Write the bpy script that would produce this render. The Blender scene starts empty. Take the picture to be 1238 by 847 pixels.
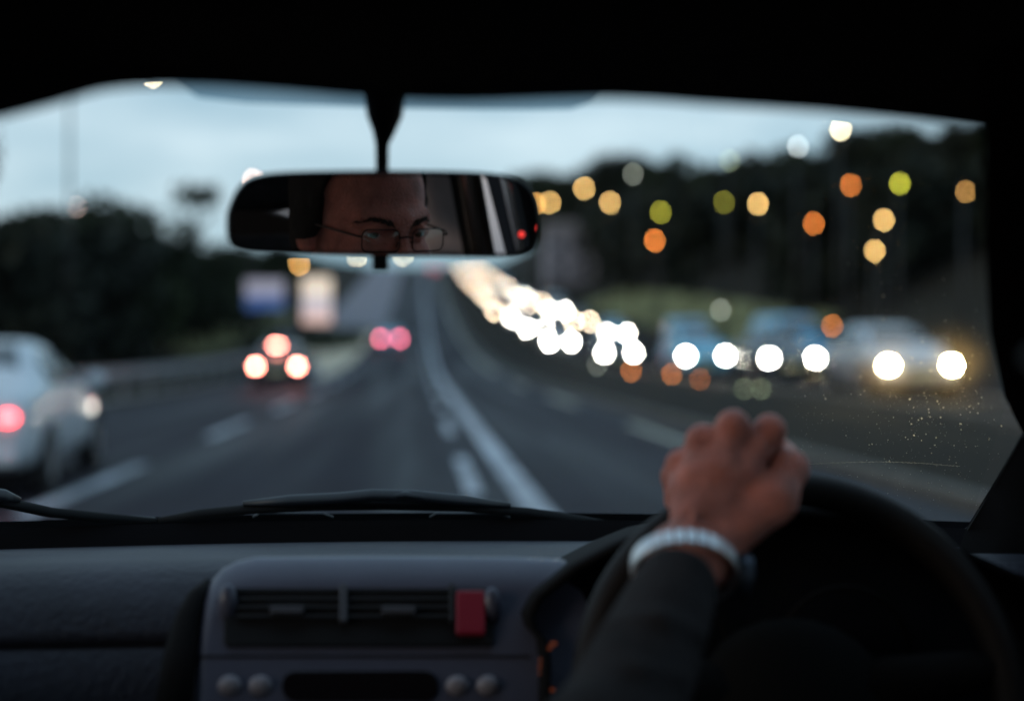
import bpy, bmesh, math, random
import numpy as np
from mathutils import Vector, Matrix
S = bpy.context.scene
R = math.radians
CZ = 1.25                                   # eye height above the road
F = 50.0/36.0*1238                          # focal length in photo pixels
TH = math.atan(114.0/F)                     # the camera looks a little to the right of the road

# ---------------------------------------------------------------- camera
cd = bpy.data.cameras.new('camera'); cam = bpy.data.objects.new('camera', cd); S.collection.objects.link(cam)
cam.location = (0, 0, CZ); cam.rotation_euler = (R(90), 0, -TH)
cd.lens = 50; cd.sensor_width = 36; cd.clip_start = 0.02; cd.clip_end = 6000
cd.dof.use_dof = True; cd.dof.focus_distance = 1.52; cd.dof.aperture_fstop = 1.95; cd.dof.aperture_ratio = 1.08
S.camera = cam
# ---------------------------------------------------------------- sky, sun, exposure
SUN_EL, SUN_ROT = R(10.0), R(-120)
w = bpy.data.worlds.new('World'); S.world = w; w.use_nodes = True
nt = w.node_tree; nt.nodes.clear()
def N(t, **k):
    n = nt.nodes.new(t)
    for a, b in k.items(): setattr(n, a, b)
    return n
def L(a, b): nt.links.new(a, b)
out = N('ShaderNodeOutputWorld'); bgn = N('ShaderNodeBackground'); L(bgn.outputs[0], out.inputs[0])
sky = N('ShaderNodeTexSky', sky_type='NISHITA', sun_disc=False, sun_elevation=SUN_EL, sun_rotation=SUN_ROT, air_density=1.2, dust_density=1.5, ozone_density=3.0)
tc = N('ShaderNodeTexCoord'); mp = N('ShaderNodeMapping'); mp.inputs['Scale'].default_value = (1.2, 1.2, 5.0)
nz = N('ShaderNodeTexNoise'); nz.inputs['Scale'].default_value = 2.2; nz.inputs['Detail'].default_value = 5; nz.inputs['Roughness'].default_value = .55
L(tc.outputs['Generated'], mp.inputs[0]); L(mp.outputs[0], nz.inputs['Vector'])
cr = N('ShaderNodeValToRGB'); cr.color_ramp.elements[0].position = .34; cr.color_ramp.elements[1].position = .66
cr.color_ramp.elements[0].color = (.22, .37, .47, 1); cr.color_ramp.elements[1].color = (.60, .71, .77, 1)
L(nz.outputs[0], cr.inputs[0])
sxyz = N('ShaderNodeSeparateXYZ'); L(tc.outputs['Generated'], sxyz.inputs[0])
er = N('ShaderNodeValToRGB'); er.color_ramp.elements[0].position = .0; er.color_ramp.elements[0].color = (1, 1, 1, 1)      # clouds thin out overhead, bluer there
er.color_ramp.elements[1].position = .75; er.color_ramp.elements[1].color = (.92, 1.0, 1.15, 1); q_ = er.color_ramp.elements.new(.22); q_.color = (.95, .97, 1, 1)
L(sxyz.outputs['Z'], er.inputs[0]); cm = N('ShaderNodeMix', data_type='RGBA', blend_type='MULTIPLY'); cm.inputs[0].default_value = 1
L(cr.outputs[0], cm.inputs[6]); L(er.outputs[0], cm.inputs[7])
mul = N('ShaderNodeVectorMath', operation='SCALE'); mul.inputs['Scale'].default_value = 12.0      # cloud layer, brought to the physical scale of the sky texture
L(cm.outputs[2], mul.inputs[0])
mx = N('ShaderNodeMix', data_type='RGBA'); mx.inputs[0].default_value = .82
L(sky.outputs[0], mx.inputs[6]); L(mul.outputs[0], mx.inputs[7]); L(mx.outputs[2], bgn.inputs[0])
bgn.inputs[1].default_value = 0.125
sd = bpy.data.lights.new('sun', 'SUN'); sd.energy = 0.75; sd.angle = R(25); sd.color = (1, .78, .62)
sun = bpy.data.objects.new('sun', sd); S.collection.objects.link(sun)
sun.rotation_euler = (R(90)-SUN_EL, 0, R(-60))
S.view_settings.view_transform = 'Standard'; S.view_settings.look = 'None'; S.view_settings.exposure = 0; S.view_settings.gamma = 1
S.cycles.use_denoising = True; S.cycles.use_adaptive_sampling = False
S.cycles.sample_clamp_indirect = 2.0; S.cycles.caustics_reflective = False; S.cycles.caustics_refractive = False
S.cycles.max_bounces = 7; S.cycles.transparent_max_bounces = 12; S.cycles.diffuse_bounces = 4

# ---------------------------------------------------------------- helpers
FW = Vector((math.sin(TH), math.cos(TH), 0)); RT = Vector((math.cos(TH), -math.sin(TH), 0)); CAM = Vector((0, 0, CZ))
def ray(px, py): return FW + RT*((px-619)/F) + Vector((0, 0, (423.5-py)/F))
def W(px, py, d): return CAM + ray(px, py)*d
def hitplane(px, py, p0, n):
    r = ray(px, py); return CAM + r*((p0-CAM).dot(n)/r.dot(n))
MATS = {}
def mat(name, col, rough=.6, metal=0., em=None, es=0., noise=.15, scale=8., bump=0., spec=.5, sample=True, coat=0., sub=0.):
    if name in MATS: return MATS[name]
    m = bpy.data.materials.new(name); m.use_nodes = True; t = m.node_tree; b = t.nodes['Principled BSDF']
    b.inputs['Roughness'].default_value = rough; b.inputs['Metallic'].default_value = metal
    b.inputs['Specular IOR Level'].default_value = spec; b.inputs['Coat Weight'].default_value = coat
    if sub: b.inputs['Subsurface Weight'].default_value = sub; b.inputs['Subsurface Radius'].default_value = (.012, .004, .002); b.inputs['Subsurface Scale'].default_value = 1
    c = Vector(col)
    if noise > 0:
        tc = t.nodes.new('ShaderNodeTexCoord'); n = t.nodes.new('ShaderNodeTexNoise'); r = t.nodes.new('ShaderNodeValToRGB')
        n.inputs['Scale'].default_value = scale; n.inputs['Detail'].default_value = 5
        t.links.new(tc.outputs['Object'], n.inputs['Vector']); t.links.new(n.outputs[0], r.inputs[0])
        r.color_ramp.elements[0].position = .3; r.color_ramp.elements[1].position = .7
        r.color_ramp.elements[0].color = (*(c*(1-noise)), 1); r.color_ramp.elements[1].color = (*(c*(1+noise)), 1)
        t.links.new(r.outputs[0], b.inputs['Base Color'])
        if bump:
            bp = t.nodes.new('ShaderNodeBump'); bp.inputs['Strength'].default_value = bump; bp.inputs['Distance'].default_value = .01
            n2 = t.nodes.new('ShaderNodeTexNoise'); n2.inputs['Scale'].default_value = scale*9; n2.inputs['Detail'].default_value = 4
            t.links.new(tc.outputs['Object'], n2.inputs['Vector']); t.links.new(n2.outputs[0], bp.inputs['Height']); t.links.new(bp.outputs[0], b.inputs['Normal'])
    else: b.inputs['Base Color'].default_value = (*col, 1)
    if em: b.inputs['Emission Color'].default_value = (*em, 1); b.inputs['Emission Strength'].default_value = es
    if not sample: m.cycles.emission_sampling = 'NONE'
    MATS[name] = m; return m
def link(name, me, m=None, parent=None, smooth=False):
    o = bpy.data.objects.new(name, me); S.collection.objects.link(o)
    if m: me.materials.append(m)
    if smooth: me.polygons.foreach_set('use_smooth', [True]*len(me.polygons))
    if parent: o.parent = parent
    return o
def tag(o, label=None, cat=None, group=None, kind=None):
    if label: o['label'] = label
    if cat: o['category'] = cat
    if group: o['group'] = group
    if kind: o['kind'] = kind
    return o
def empty(name, loc=(0, 0, 0), rz=0, **k):
    o = bpy.data.objects.new(name, None); S.collection.objects.link(o); o.location = loc; o.rotation_euler = (0, 0, rz); o.empty_display_size = .2
    return tag(o, **k)
def children(o): return [c for c in S.collection.objects if c.parent == o]
KID = {}
def copy_tree(o, parent=None, name=None):
    c = o.copy(); S.collection.objects.link(c); c.parent = parent
    if name: c.name = name
    ks = KID.get(o.name)
    if ks is None: ks = children(o); KID[o.name] = ks
    for ch in ks: copy_tree(ch, c)
    return c
class MB:
    def __init__(s): s.v = []; s.f = []
    def raw(s, v, f):
        k = len(s.v); s.v += [tuple(p) for p in v]; s.f += [tuple(i+k for i in q) for q in f]; return s
    def box(s, c, d, rot=None, taper=1.0):
        c = Vector(c); hx, hy, hz = [q/2 for q in d]; pts = []
        for z in (-1, 1):
            k = taper if z > 0 else 1
            for x, y in ((-1, -1), (1, -1), (1, 1), (-1, 1)):
                p = Vector((x*hx*k, y*hy*k, z*hz)); p = rot @ p if rot else p; pts.append(c+p)
        return s.raw(pts, [(3, 2, 1, 0), (4, 5, 6, 7), (0, 1, 5, 4), (1, 2, 6, 5), (2, 3, 7, 6), (3, 0, 4, 7)])
    def tube(s, pts, r, n=8, cap=True, flat=1.0, closed=False, up=None):
        pts = [Vector(p) for p in pts]; m = len(pts)
        rr = r if isinstance(r, (list, tuple)) else [r]*m
        vs = []; a = None
        for i, p in enumerate(pts):
            if closed: t = pts[(i+1) % m]-pts[i-1]
            else: t = pts[min(i+1, m-1)]-pts[max(i-1, 0)]
            t.normalize()
            if a is None:
                a = Vector(up) if up else (Vector((0, 0, 1)) if abs(t.z) < .9 else Vector((1, 0, 0)))
            a = (a-t*a.dot(t)).normalized(); b = t.cross(a)
            for k in range(n):
                g = 2*math.pi*k/n; vs.append(p + (a*math.cos(g)*flat + b*math.sin(g))*rr[i])
        fs = []
        for i in range(m if closed else m-1):
            j = (i+1) % m
            for k in range(n): fs.append((i*n+k, i*n+(k+1) % n, j*n+(k+1) % n, j*n+k))
        if cap and not closed: fs.append(tuple(range(n-1, -1, -1))); fs.append(tuple(range((m-1)*n, m*n)))
        return s.raw(vs, fs)
    def ball(s, c, r, nu=12, nv=8, rot=None):
        c = Vector(c); r = Vector(r) if not isinstance(r, (int, float)) else Vector((r, r, r)); vs = []; fs = []
        for i in range(nv+1):
            th = math.pi*i/nv
            for k in range(nu):
                ph = 2*math.pi*k/nu
                p = Vector((math.sin(th)*math.cos(ph)*r.x, math.sin(th)*math.sin(ph)*r.y, math.cos(th)*r.z)); vs.append(c+(rot @ p if rot else p))
        for i in range(nv):
            for k in range(nu): fs.append((i*nu+k, (i+1)*nu+k, (i+1)*nu+(k+1) % nu, i*nu+(k+1) % nu))
        return s.raw(vs, fs)
    def prism(s, poly, y0, y1):                # poly of (x,z), extruded along y
        n = len(poly); vs = [(x, y0, z) for x, z in poly]+[(x, y1, z) for x, z in poly]
        return s.raw(vs, [tuple(range(n)), tuple(range(2*n-1, n-1, -1))]+[(i, i+n, (i+1) % n+n, (i+1) % n) for i in range(n)])
    def grid(s, rows, thick=None):
        n = len(rows[0]); vs = [p for r in rows for p in r]; k = len(rows)
        return s.raw(vs, [(i*n+j, i*n+j+1, (i+1)*n+j+1, (i+1)*n+j) for i in range(k-1) for j in range(n-1)])
    def build(s, name, m=None, parent=None, smooth=False, bevel=0, sub=0, solid=0, fix=True):
        me = bpy.data.meshes.new(name); me.from_pydata(s.v, [], s.f)
        if fix:
            b = bmesh.new(); b.from_mesh(me); bmesh.ops.remove_doubles(b, verts=b.verts, dist=1e-6)
            bmesh.ops.recalc_face_normals(b, faces=b.faces); b.to_mesh(me); b.free()
        o = link(name, me, m, parent, smooth)
        if solid: x = o.modifiers.new('s', 'SOLIDIFY'); x.thickness = solid; x.offset = 0
        if bevel: x = o.modifiers.new('b', 'BEVEL'); x.width = bevel; x.segments = 3; x.limit_method = 'ANGLE'; x.angle_limit = R(35)
        if sub: x = o.modifiers.new('u', 'SUBSURF'); x.levels = sub; x.render_levels = sub
        return o
def interp(tab, x):
    xs = [a for a, b in tab]; ys = [b for a, b in tab]
    return float(np.interp(x, xs, ys))
def hermite(tab):                              # smooth table, sampled every metre
    xs = np.array([a for a, b in tab], float); ys = np.array([b for a, b in tab], float)
    g = np.arange(xs[0], xs[-1], 1.0); y = np.interp(g, xs, ys); k = np.ones(17)/17
    for _ in range(2): y = np.convolve(np.pad(y, 8, mode='edge'), k, 'valid')
    return lambda t: float(np.interp(t, g, y))
zr = hermite([(-400, 0), (50, 0), (75, .35), (100, 1.3), (126, 2.7), (180, 7.2), (250, 13.8), (310, 19.4), (335, 21.), (360, 20.6), (500, 14), (3000, 0)])
zo = hermite([(-400, 0), (10, .1), (27, .35), (60, .5), (80, 1.2), (100, 2.6), (140, 5.2), (180, 7.8), (250, 14.0), (310, 19.6), (335, 21.2), (360, 20.8), (500, 14), (3000, 0)])
def sm(a, b, x): t = min(1, max(0, (x-a)/(b-a))); return t*t*(3-2*t)
def H(x, y):
    k = sm(4.6, 7.2, x); z = zr(y)*(1-k)+zo(y)*k
    if x > 17: z += min(13, (x-17)*.42)*sm(25, 75, y)+math.sin(x*.13+y*.05)*.6*sm(17, 30, x)
    if x < -9.5: z += min(4.0, (-9.5-x)*.12)*sm(50, 95, y)+math.sin(x*.11+y*.07)*.3*sm(-10, -25, x)
    return z

# ---------------------------------------------------------------- materials
asphalt = mat('asphalt', (.017, .0155, .022), .70, noise=.3, scale=.9, bump=.5, spec=.11)
t = asphalt.node_tree                                # long tyre tracks and stains in the surface
tn = [n for n in t.nodes if n.type == 'TEX_NOISE'][0]; rp = [n for n in t.nodes if n.type == 'VALTORGB'][0]; bs = t.nodes['Principled BSDF']
tcn = [n for n in t.nodes if n.type == 'TEX_COORD'][0]; mpn = t.nodes.new('ShaderNodeMapping'); mpn.inputs['Scale'].default_value = (1.1, .035, 1); n3 = t.nodes.new('ShaderNodeTexNoise'); n3.inputs['Scale'].default_value = 1.0; n3.inputs['Detail'].default_value = 3
t.links.new(tcn.outputs['Object'], mpn.inputs[0]); t.links.new(mpn.outputs[0], n3.inputs['Vector'])
mrn = t.nodes.new('ShaderNodeMapRange'); mrn.inputs['From Min'].default_value = .35; mrn.inputs['From Max'].default_value = .65; mrn.inputs['To Min'].default_value = .50; mrn.inputs['To Max'].default_value = .86
t.links.new(n3.outputs[0], mrn.inputs['Value']); t.links.new(mrn.outputs[0], bs.inputs['Roughness'])
mxn = t.nodes.new('ShaderNodeMix'); mxn.data_type = 'RGBA'; mxn.blend_type = 'MULTIPLY'; mxn.inputs[0].default_value = .75; rp2 = t.nodes.new('ShaderNodeValToRGB'); rp2.color_ramp.elements[0].position = .35; rp2.color_ramp.elements[1].position = .65; rp2.color_ramp.elements[0].color = (.35, .35, .4, 1)
t.links.new(n3.outputs[0], rp2.inputs[0]); t.links.new(rp.outputs[0], mxn.inputs[6]); t.links.new(rp2.outputs[0], mxn.inputs[7]); t.links.new(mxn.outputs[2], bs.inputs['Base Color'])
asph2 = mat('pale_asphalt', (.15, .14, .16), .8, noise=.15, scale=.8)
paint = mat('road_paint', (.36, .38, .41), .7, noise=.6, scale=.8)
grassm = mat('grass', (.017, .0145, .010), .95, noise=.5, scale=.12, bump=.6, spec=.1)
drygrass = mat('dry_grass', (.56, .48, .35), .95, noise=.35, scale=.3, spec=.1)
concrete = mat('concrete', (.28, .27, .24), .85, noise=.2, scale=.6)
bark = mat('bark', (.04, .032, .025), .9, scale=3)
leafs = [mat('leaf_dark', (.018, .026, .012), .7, noise=.5, scale=.6, spec=.2), mat('leaf_green', (.028, .04, .016), .7, noise=.5, scale=.6, spec=.2), mat('leaf_black', (.014, .018, .012), .8, noise=.4, scale=.6, spec=.2)]
steel = mat('galvanised_steel', (.22, .23, .25), .45, .6, noise=.15, scale=4)
polem = mat('lamp_post_paint', (.014, .014, .015), .5, .3, noise=.1)
blackp = mat('black_plastic', (.012, .012, .013), .55, noise=.15, scale=40, spec=.25)
rubber = mat('rubber', (.012, .012, .012), .8, noise=.1, spec=.2)
carglass = mat('car_glass', (.02, .03, .035), .06, noise=0, spec=.7)

# ---------------------------------------------------------------- the setting
def frange(a, b, st):
    r = []; x = a
    while x < b-1e-6: r.append(x); x += st
    return r+[b]
ys = frange(-60, 380, 5)+[400, 450, 500, 700, 1000, 1500, 2500]
xs = [-1500, -800, -400, -200, -120, -80, -60, -50, -40, -34, -28, -24, -20, -17, -14, -12, -10.5, -9.5, -8, -7, -5, -3, 0, 2, 4, 4.6, 5.2, 5.9, 6.5, 7.2, 9, 12, 15, 17, 18.5, 20, 22, 25, 28, 32, 36, 40, 45, 50, 60, 80, 120, 200, 400, 800, 1500]
g = MB(); g.grid([[(x, y, H(x, y)-.03-(.0 if abs(x) < 17 else 0)) for x in xs] for y in ys])
tag(g.build('ground', grassm, smooth=True), kind='structure')
def strip(name, xa, xb, y0, y1, zf, m, dz, step=3, kind='structure', fix=False):
    xa_ = xa if callable(xa) else (lambda y: xa); xb_ = xb if callable(xb) else (lambda y: xb)
    g = MB(); g.grid([[(xa_(y)+(xb_(y)-xa_(y))*k/4, y, zf(y)+dz) for k in range(5)] for y in frange(y0, y1, step)])
    return tag(g.build(name, m, fix=fix), kind=kind)
strip('road', lambda y: -7.0+3.4*sm(60, 110, y), 4.3, -60, 345, zr, asphalt, .0)
strip('oncoming_road', 8.1, 15.2, -60, 345, zo, mat('worn_asphalt', (.024, .022, .022), .97, noise=.3, scale=1.5, bump=.5, spec=.03), .004)
# the lane that leaves to the left, and the bright ground between it and the road
def sl(y): return -7.0-10*sm(55, 150, y)**1.2
g = MB(); g.grid([[(sl(y)+ (min(3.9, -3.55-sl(y)))*k/3, y, H(sl(y)+3.9*k/3, y)+.022) for k in range(4)] for y in frange(56, 150, 4)])
tag(g.build('slip_road', asph2, fix=False), kind='structure')
g = MB(); g.grid([[(xx, y, H(xx, y)+.045) for xx in (lambda a, b: [a+(b-a)*k/4 for k in range(5)])(-4.3-4.2*sm(60, 110, y), -3.9+.2*sm(60, 80, y))] for y in frange(61, 128, 4)])
tag(g.build('verge', drygrass, fix=False), kind='structure')
g = MB(); g.grid([[(-9.5+1.6*k, y, H(-9.5+1.6*k, y)+.03) for k in range(5)] for y in frange(132, 330, 5)])
tag(g.build('paved_forecourt', asph2, fix=False), kind='structure')
g = MB(); g.grid([[(x, y, H(x, y)+.05) for x in (-22, -18, -15, -12.5)] for y in frange(84, 150, 5)])
tag(g.build('grass_bank', mat('olive_grass', (.15, .15, .07), .95, noise=.4, scale=.25, spec=.1), fix=False), kind='structure')
g = MB(); g.grid([[(x, y, H(x, y)+.05) for x in (17.2, 18.4, 19.6, 20.8, 22)] for y in frange(72, 150, 5)])
tag(g.build('roadside_bank', MATS['olive_grass'], fix=False), kind='structure')
strip('kerb', -7.25, -7.0, -60, 56, zr, concrete, .1)
g = MB()
for a, b, y0, y1 in ((4.3, 4.5, -60, 345), (7.9, 8.1, -60, 345)):
    for y in frange(y0, y1, 5)[:-1]:
        zf = zr if a < 5 else zo
        g.raw([(a, y, zf(y)-.1), (b, y, zf(y)-.1), (b, y, zf(y)+.12), (a, y, zf(y)+.12), (a, y+5, zf(y+5)-.1), (b, y+5, zf(y+5)-.1), (b, y+5, zf(y+5)+.12), (a, y+5, zf(y+5)+.12)],
              [(3, 2, 6, 7), (0, 3, 7, 4), (1, 5, 6, 2)])
tag(g.build('median_kerb', mat('dirty_kerb', (.07, .065, .055), .9, noise=.3, scale=2), fix=False), kind='structure')
def marks(x, wd, spans, zf=zr, m=paint):
    g = MB()
    for a, b in spans: g.grid([[(x, y, zf(y)+.006), (x+wd, y, zf(y)+.006)] for y in frange(a, b, 3)])
    tag(g.build('lane_marking', m, fix=False), kind='structure')
marks(.82, .23, [(4, 330)])
marks(.42, .15, [(12.3+9*k, 16.5+9*k) for k in range(25)])
marks(-3.08, .17, [(11+9.6*k, 15.8+9.6*k) for k in range(7)])
marks(3.5, .16, [(17, 24), (32, 39), (47, 54), (64, 330)], m=mat('cream_road_paint', (.42, .40, .30), .6, noise=.3, scale=3))
marks(11.2, .14, [(6+9*k, 10+9*k) for k in range(36)], zf=lambda y: zo(y)+.004)
marks(8.3, .12, [(60, 330)], zf=lambda y: zo(y)+.004)

# ---------------------------------------------------------------- trees
def crown_mb(rng, h, wd, n, base=.3, size=.4, lob=9, flat=False):
    m = MB(); lobes = []
    for k in range(lob):
        a = rng.uniform(0, 6.283); rr = wd/2*rng.uniform(.15, .62); z = h*rng.uniform(base+.12, .86)
        lobes.append((rr*math.cos(a), rr*math.sin(a), z, wd/2*rng.uniform(.38, .6), h*rng.uniform(.13, .22)))
    if flat: lobes = [(wd*.25*math.cos(k*1.3), wd*.25*math.sin(k*1.3), h*(.88+.05*(k % 2)), wd*.30, h*.07) for k in range(7)]
    for k in range(n):
        lx, ly, lz, lr, lh = rng.choice(lobes); u = Vector((rng.gauss(0, 1), rng.gauss(0, 1), rng.gauss(0, 1))).normalized()*(rng.random()**.4)
        c = Vector((lx+u.x*lr, ly+u.y*lr, lz+u.z*lh)); s = size*rng.uniform(.5, 1.3)
        a = Vector((rng.gauss(0, 1), rng.gauss(0, 1), rng.gauss(0, 1))).normalized(); b = a.orthogonal().normalized(); b2 = a.cross(b)
        m.raw([c+b*s, c+b2*s*.6, c-b*s*.9, c-b2*s*.55], [(0, 1, 2, 3)])
    return m
def trunk_mb(rng, h, r, flat=False):
    m = MB(); pts = [(0, 0, -.6)]; x = y = 0
    for k in range(1, 6): x += rng.uniform(-.12, .12); y += rng.uniform(-.12, .12); pts.append((x, y, h*.17*k))
    m.tube(pts, [r, r*.85, r*.75, r*.6, r*.45, r*.25], 7)
    for k in range(6):
        i = rng.choice((2, 3, 4)) if not flat else 4; a = rng.uniform(0, 6.28); p = Vector(pts[i]); q = p+Vector((math.cos(a), math.sin(a), .9 if not flat else .5))*h*.13; e = q+Vector((math.cos(a+.4), math.sin(a+.4), .8))*h*.09
        m.tube([p, q, e], [r*.4, r*.25, r*.08], 5)
    return m
protos = []
for k, (h, wd, n, size, lf) in enumerate([(8, 7.5, 3200, .34, 0), (9.5, 6.5, 3200, .34, 2), (6.5, 7, 2600, .3, 1), (11, 9, 3600, .42, 2)]):
    rng = random.Random(40+k); cm = crown_mb(rng, h, wd, n, .2, size, 11); tm = trunk_mb(rng, h, .22)
    c = cm.build('crown', leafs[lf], fix=False); t = tm.build('trunk', bark)
    protos.append((c, t))
used = set()
def tree(kind, x, y, s, rz, label, group, sz=1.0, name='tree'):
    e = empty(name, (x, y, H(x, y)-.1), rz, label=label, cat='tree', group=group); e.scale = (s, s, s*sz)
    for o in protos[kind]:
        c = o if kind not in used else o.copy()
        if kind in used: S.collection.objects.link(c)
        c.parent = e
    used.add(kind); return e
ordn = ['first', 'second', 'third', 'fourth', 'fifth', 'sixth', 'seventh', 'eighth', 'ninth', 'tenth', 'eleventh', 'twelfth', 'thirteenth', 'fourteenth', 'fifteenth', 'sixteenth', 'seventeenth', 'eighteenth', 'nineteenth', 'twentieth']
rng = random.Random(5)
def xat(px, d): return (px-505)/F*d
lt = [(-15, 52, .82), (22, 56, .84), (55, 60, .88), (92, 64, .98), (125, 66, 1.02), (152, 70, 1.02), (180, 76, .98), (205, 84, .88), (232, 92, .86), (252, 100, .86), (272, 112, .86), (292, 120, .9), (318, 135, .95), (345, 150, 1.0)]
for k, (px, d, s) in enumerate(lt):
    kd = (0, 2, 0, 1)[k % 4]; hh = (8, 9.5, 6.5, 11)[kd]
    tree(kd, xat(px, d), d, s*8/hh*1.0, rng.uniform(0, 6), f'dark leafy tree beyond the left guardrail, {ordn[k]} from the left of the row', 'dark trees beyond the left guardrail')
rt = [(648, 250, 2.3, 0), (668, 235, 2.6, 0), (690, 225, 2.5, 0), (715, 205, 2.6, 1), (742, 195, 2.5, 0), (765, 180, 2.2, 3), (800, 165, 1.9, 0), (838, 150, 1.9, 1), (870, 140, 1.7, 0), (905, 132, 1.35, 3), (945, 118, 1.25, 1), (985, 108, 1.4, 0), (1020, 98, 1.35, 1), (1060, 92, 1.4, 3), (1105, 88, 1.35, 0), (1150, 84, 1.35, 1), (1195, 80, 1.35, 3), (1235, 78, 1.3, 0)]
RTL = []
for k, (px, d, s, kd) in enumerate(rt):
    x = xat(px, d); ty = [210, 207, 203, 197, 190, 184, 186, 188, 190, 182, 180, 172, 160, 148, 142, 138, 135, 130][k]
    z = H(x, d); hh = (8, 9.5, 6.5, 11)[kd]; top = CZ+(423-ty)/F*d; s = max(.5, (top-z)/(hh*.97))
    tree(kd, x, d, s if s < 1.9 else 1.9, rng.uniform(0, 6), f'tall dark tree on the right hillside skyline, {ordn[k]} from the mirror', 'skyline trees on the right hillside', sz=1 if s < 1.9 else s/1.9)
# the woods behind them, one mass each
def wood(name, label, spots, seed, size=.5, n=420):
    rng = random.Random(seed); m = MB()
    for x, y, h in spots:
        z = H(x, y); wd = h*.85
        c = crown_mb(rng, h, wd, n, .02, size, 7); m.raw([(p[0]+x, p[1]+y, p[2]+z) for p in c.v], c.f)
        m.tube([(x, y, z-.5), (x, y, z+h*.6)], [.2, .1], 5)
    tag(m.build(name, leafs[2], fix=False), label, 'woodland', kind='stuff')
rng = random.Random(9)
sp = []
for k in range(70):
    d = rng.uniform(45, 150); px = rng.uniform(-60, 300 if d > 100 else 215 if d > 80 else 150)
    top = CZ+(423-interp([(-60, 275), (60, 275), (130, 262), (200, 290), (300, 312)], px))/F*d
    x = xat(px, d)
    if x > -11.5: continue
    sp.append((x, d, max(2.5, top-H(x, d))))
wood('woodland', 'dark mass of undergrowth and trees filling the left verge behind the guardrail', sp, 3)
sp = []
for k in range(150):
    d = rng.uniform(70, 240); px = rng.uniform(640, 1260); x = xat(px, d)
    if x < 21 + (d > 160)*2: continue
    top = CZ+(423-interp([(640, 250), (740, 225), (850, 215), (950, 205), (1050, 180), (1260, 170)], px))/F*d
    h = top-H(x, d)
    if h < 1.5: h = 3
    sp.append((x, d, min(h, 14)))
wood('hillside_woodland', 'dark wooded hillside above the oncoming traffic on the right', sp, 4, .6)
# flat-topped tree against the sky
rng = random.Random(77); x = xat(240, 125)
e = empty('umbrella_tree', (x, 125, H(x, 125)-.1), 0, label='flat topped umbrella shaped tree standing out against the sky left of the mirror', cat='tree')
hh = CZ+(423-222)/F*125-H(x, 125)
crown_mb(rng, hh, 4.4, 620, size=.26, flat=True).build('crown', leafs[0], e, fix=False); trunk_mb(rng, hh, .26, True).build('trunk', bark, e)
# a branch tree close on the far left
p = W(-28, 200, 13); e = empty('overhanging_tree', (p.x-1.0, p.y, 0), 0, label='black overhanging branch of a near tree at the far left edge', cat='tree')
trunk_mb(random.Random(3), 3.2, .12).build('trunk', bark, e)
m = MB(); rg = random.Random(4)
for k in range(900):
    c = Vector((.98, 0, p.z))+Vector((rg.gauss(0, .07), rg.gauss(0, .12), rg.gauss(0, .14))); s = .05
    a = Vector((rg.gauss(0, 1), rg.gauss(0, 1), rg.gauss(0, 1))).normalized(); b = a.orthogonal().normalized(); b2 = a.cross(b)
    m.raw([c+b*s, c+b2*s*.6, c-b*s, c-b2*s*.6], [(0, 1, 2, 3)])
m.tube([(0, 0, 2.3), (.6, 0, p.z+.2), (1.0, 0, p.z)], [.05, .03, .01], 6)
m.build('crown', leafs[2], e, fix=False)
# low bushes under the signs
for k, (px, d, r, hh) in enumerate([(318, 92, 1.7, 1.5), (345, 94, 1.9, 1.7), (375, 96, 1.9, 1.4), (402, 99, 1.8, 1.3), (425, 104, 1.5, 1.2)]):
    x = xat(px, d); m = crown_mb(random.Random(60+k), hh*1.2, r*2.1, 700, -.1, .16, 8)
    e = empty('bush', (x, d, H(x, d)), 0, label=f'low dark green bush below the roadside signs, {ordn[k]} from the left', cat='bush', group='low bushes below the roadside signs')
    m.build('foliage', leafs[1], e, fix=False); MB().tube([(0, 0, -.2), (0, 0, hh*.5)], [.06, .04], 5).build('stem', bark, e)

# ---------------------------------------------------------------- guardrail
e = empty('guardrail', (-8.3, 20, 0), 0, label='long pale steel guardrail along the left edge of the road', cat='guardrail')
m = MB(); sec = [(0, .45), (.04, .50), (.0, .56), (0, .60), (.04, .66), (0, .72), (0, .76)]
yy = frange(0, 62, 2)
m.grid([[(a, y, z+zr(20+y)) for a, z in sec] for y in yy]); m.build('rail', steel, e, solid=.006, fix=False)
pm = MB(); pm.box((-.05, 0, .3), (.08, .12, .86)); po = pm.build('post', steel, e)
for k in range(16):
    c = po if k == 0 else po.copy()
    if k: S.collection.objects.link(c)
    c.location = (0, 1+4*k, zr(21+4*k))

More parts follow.
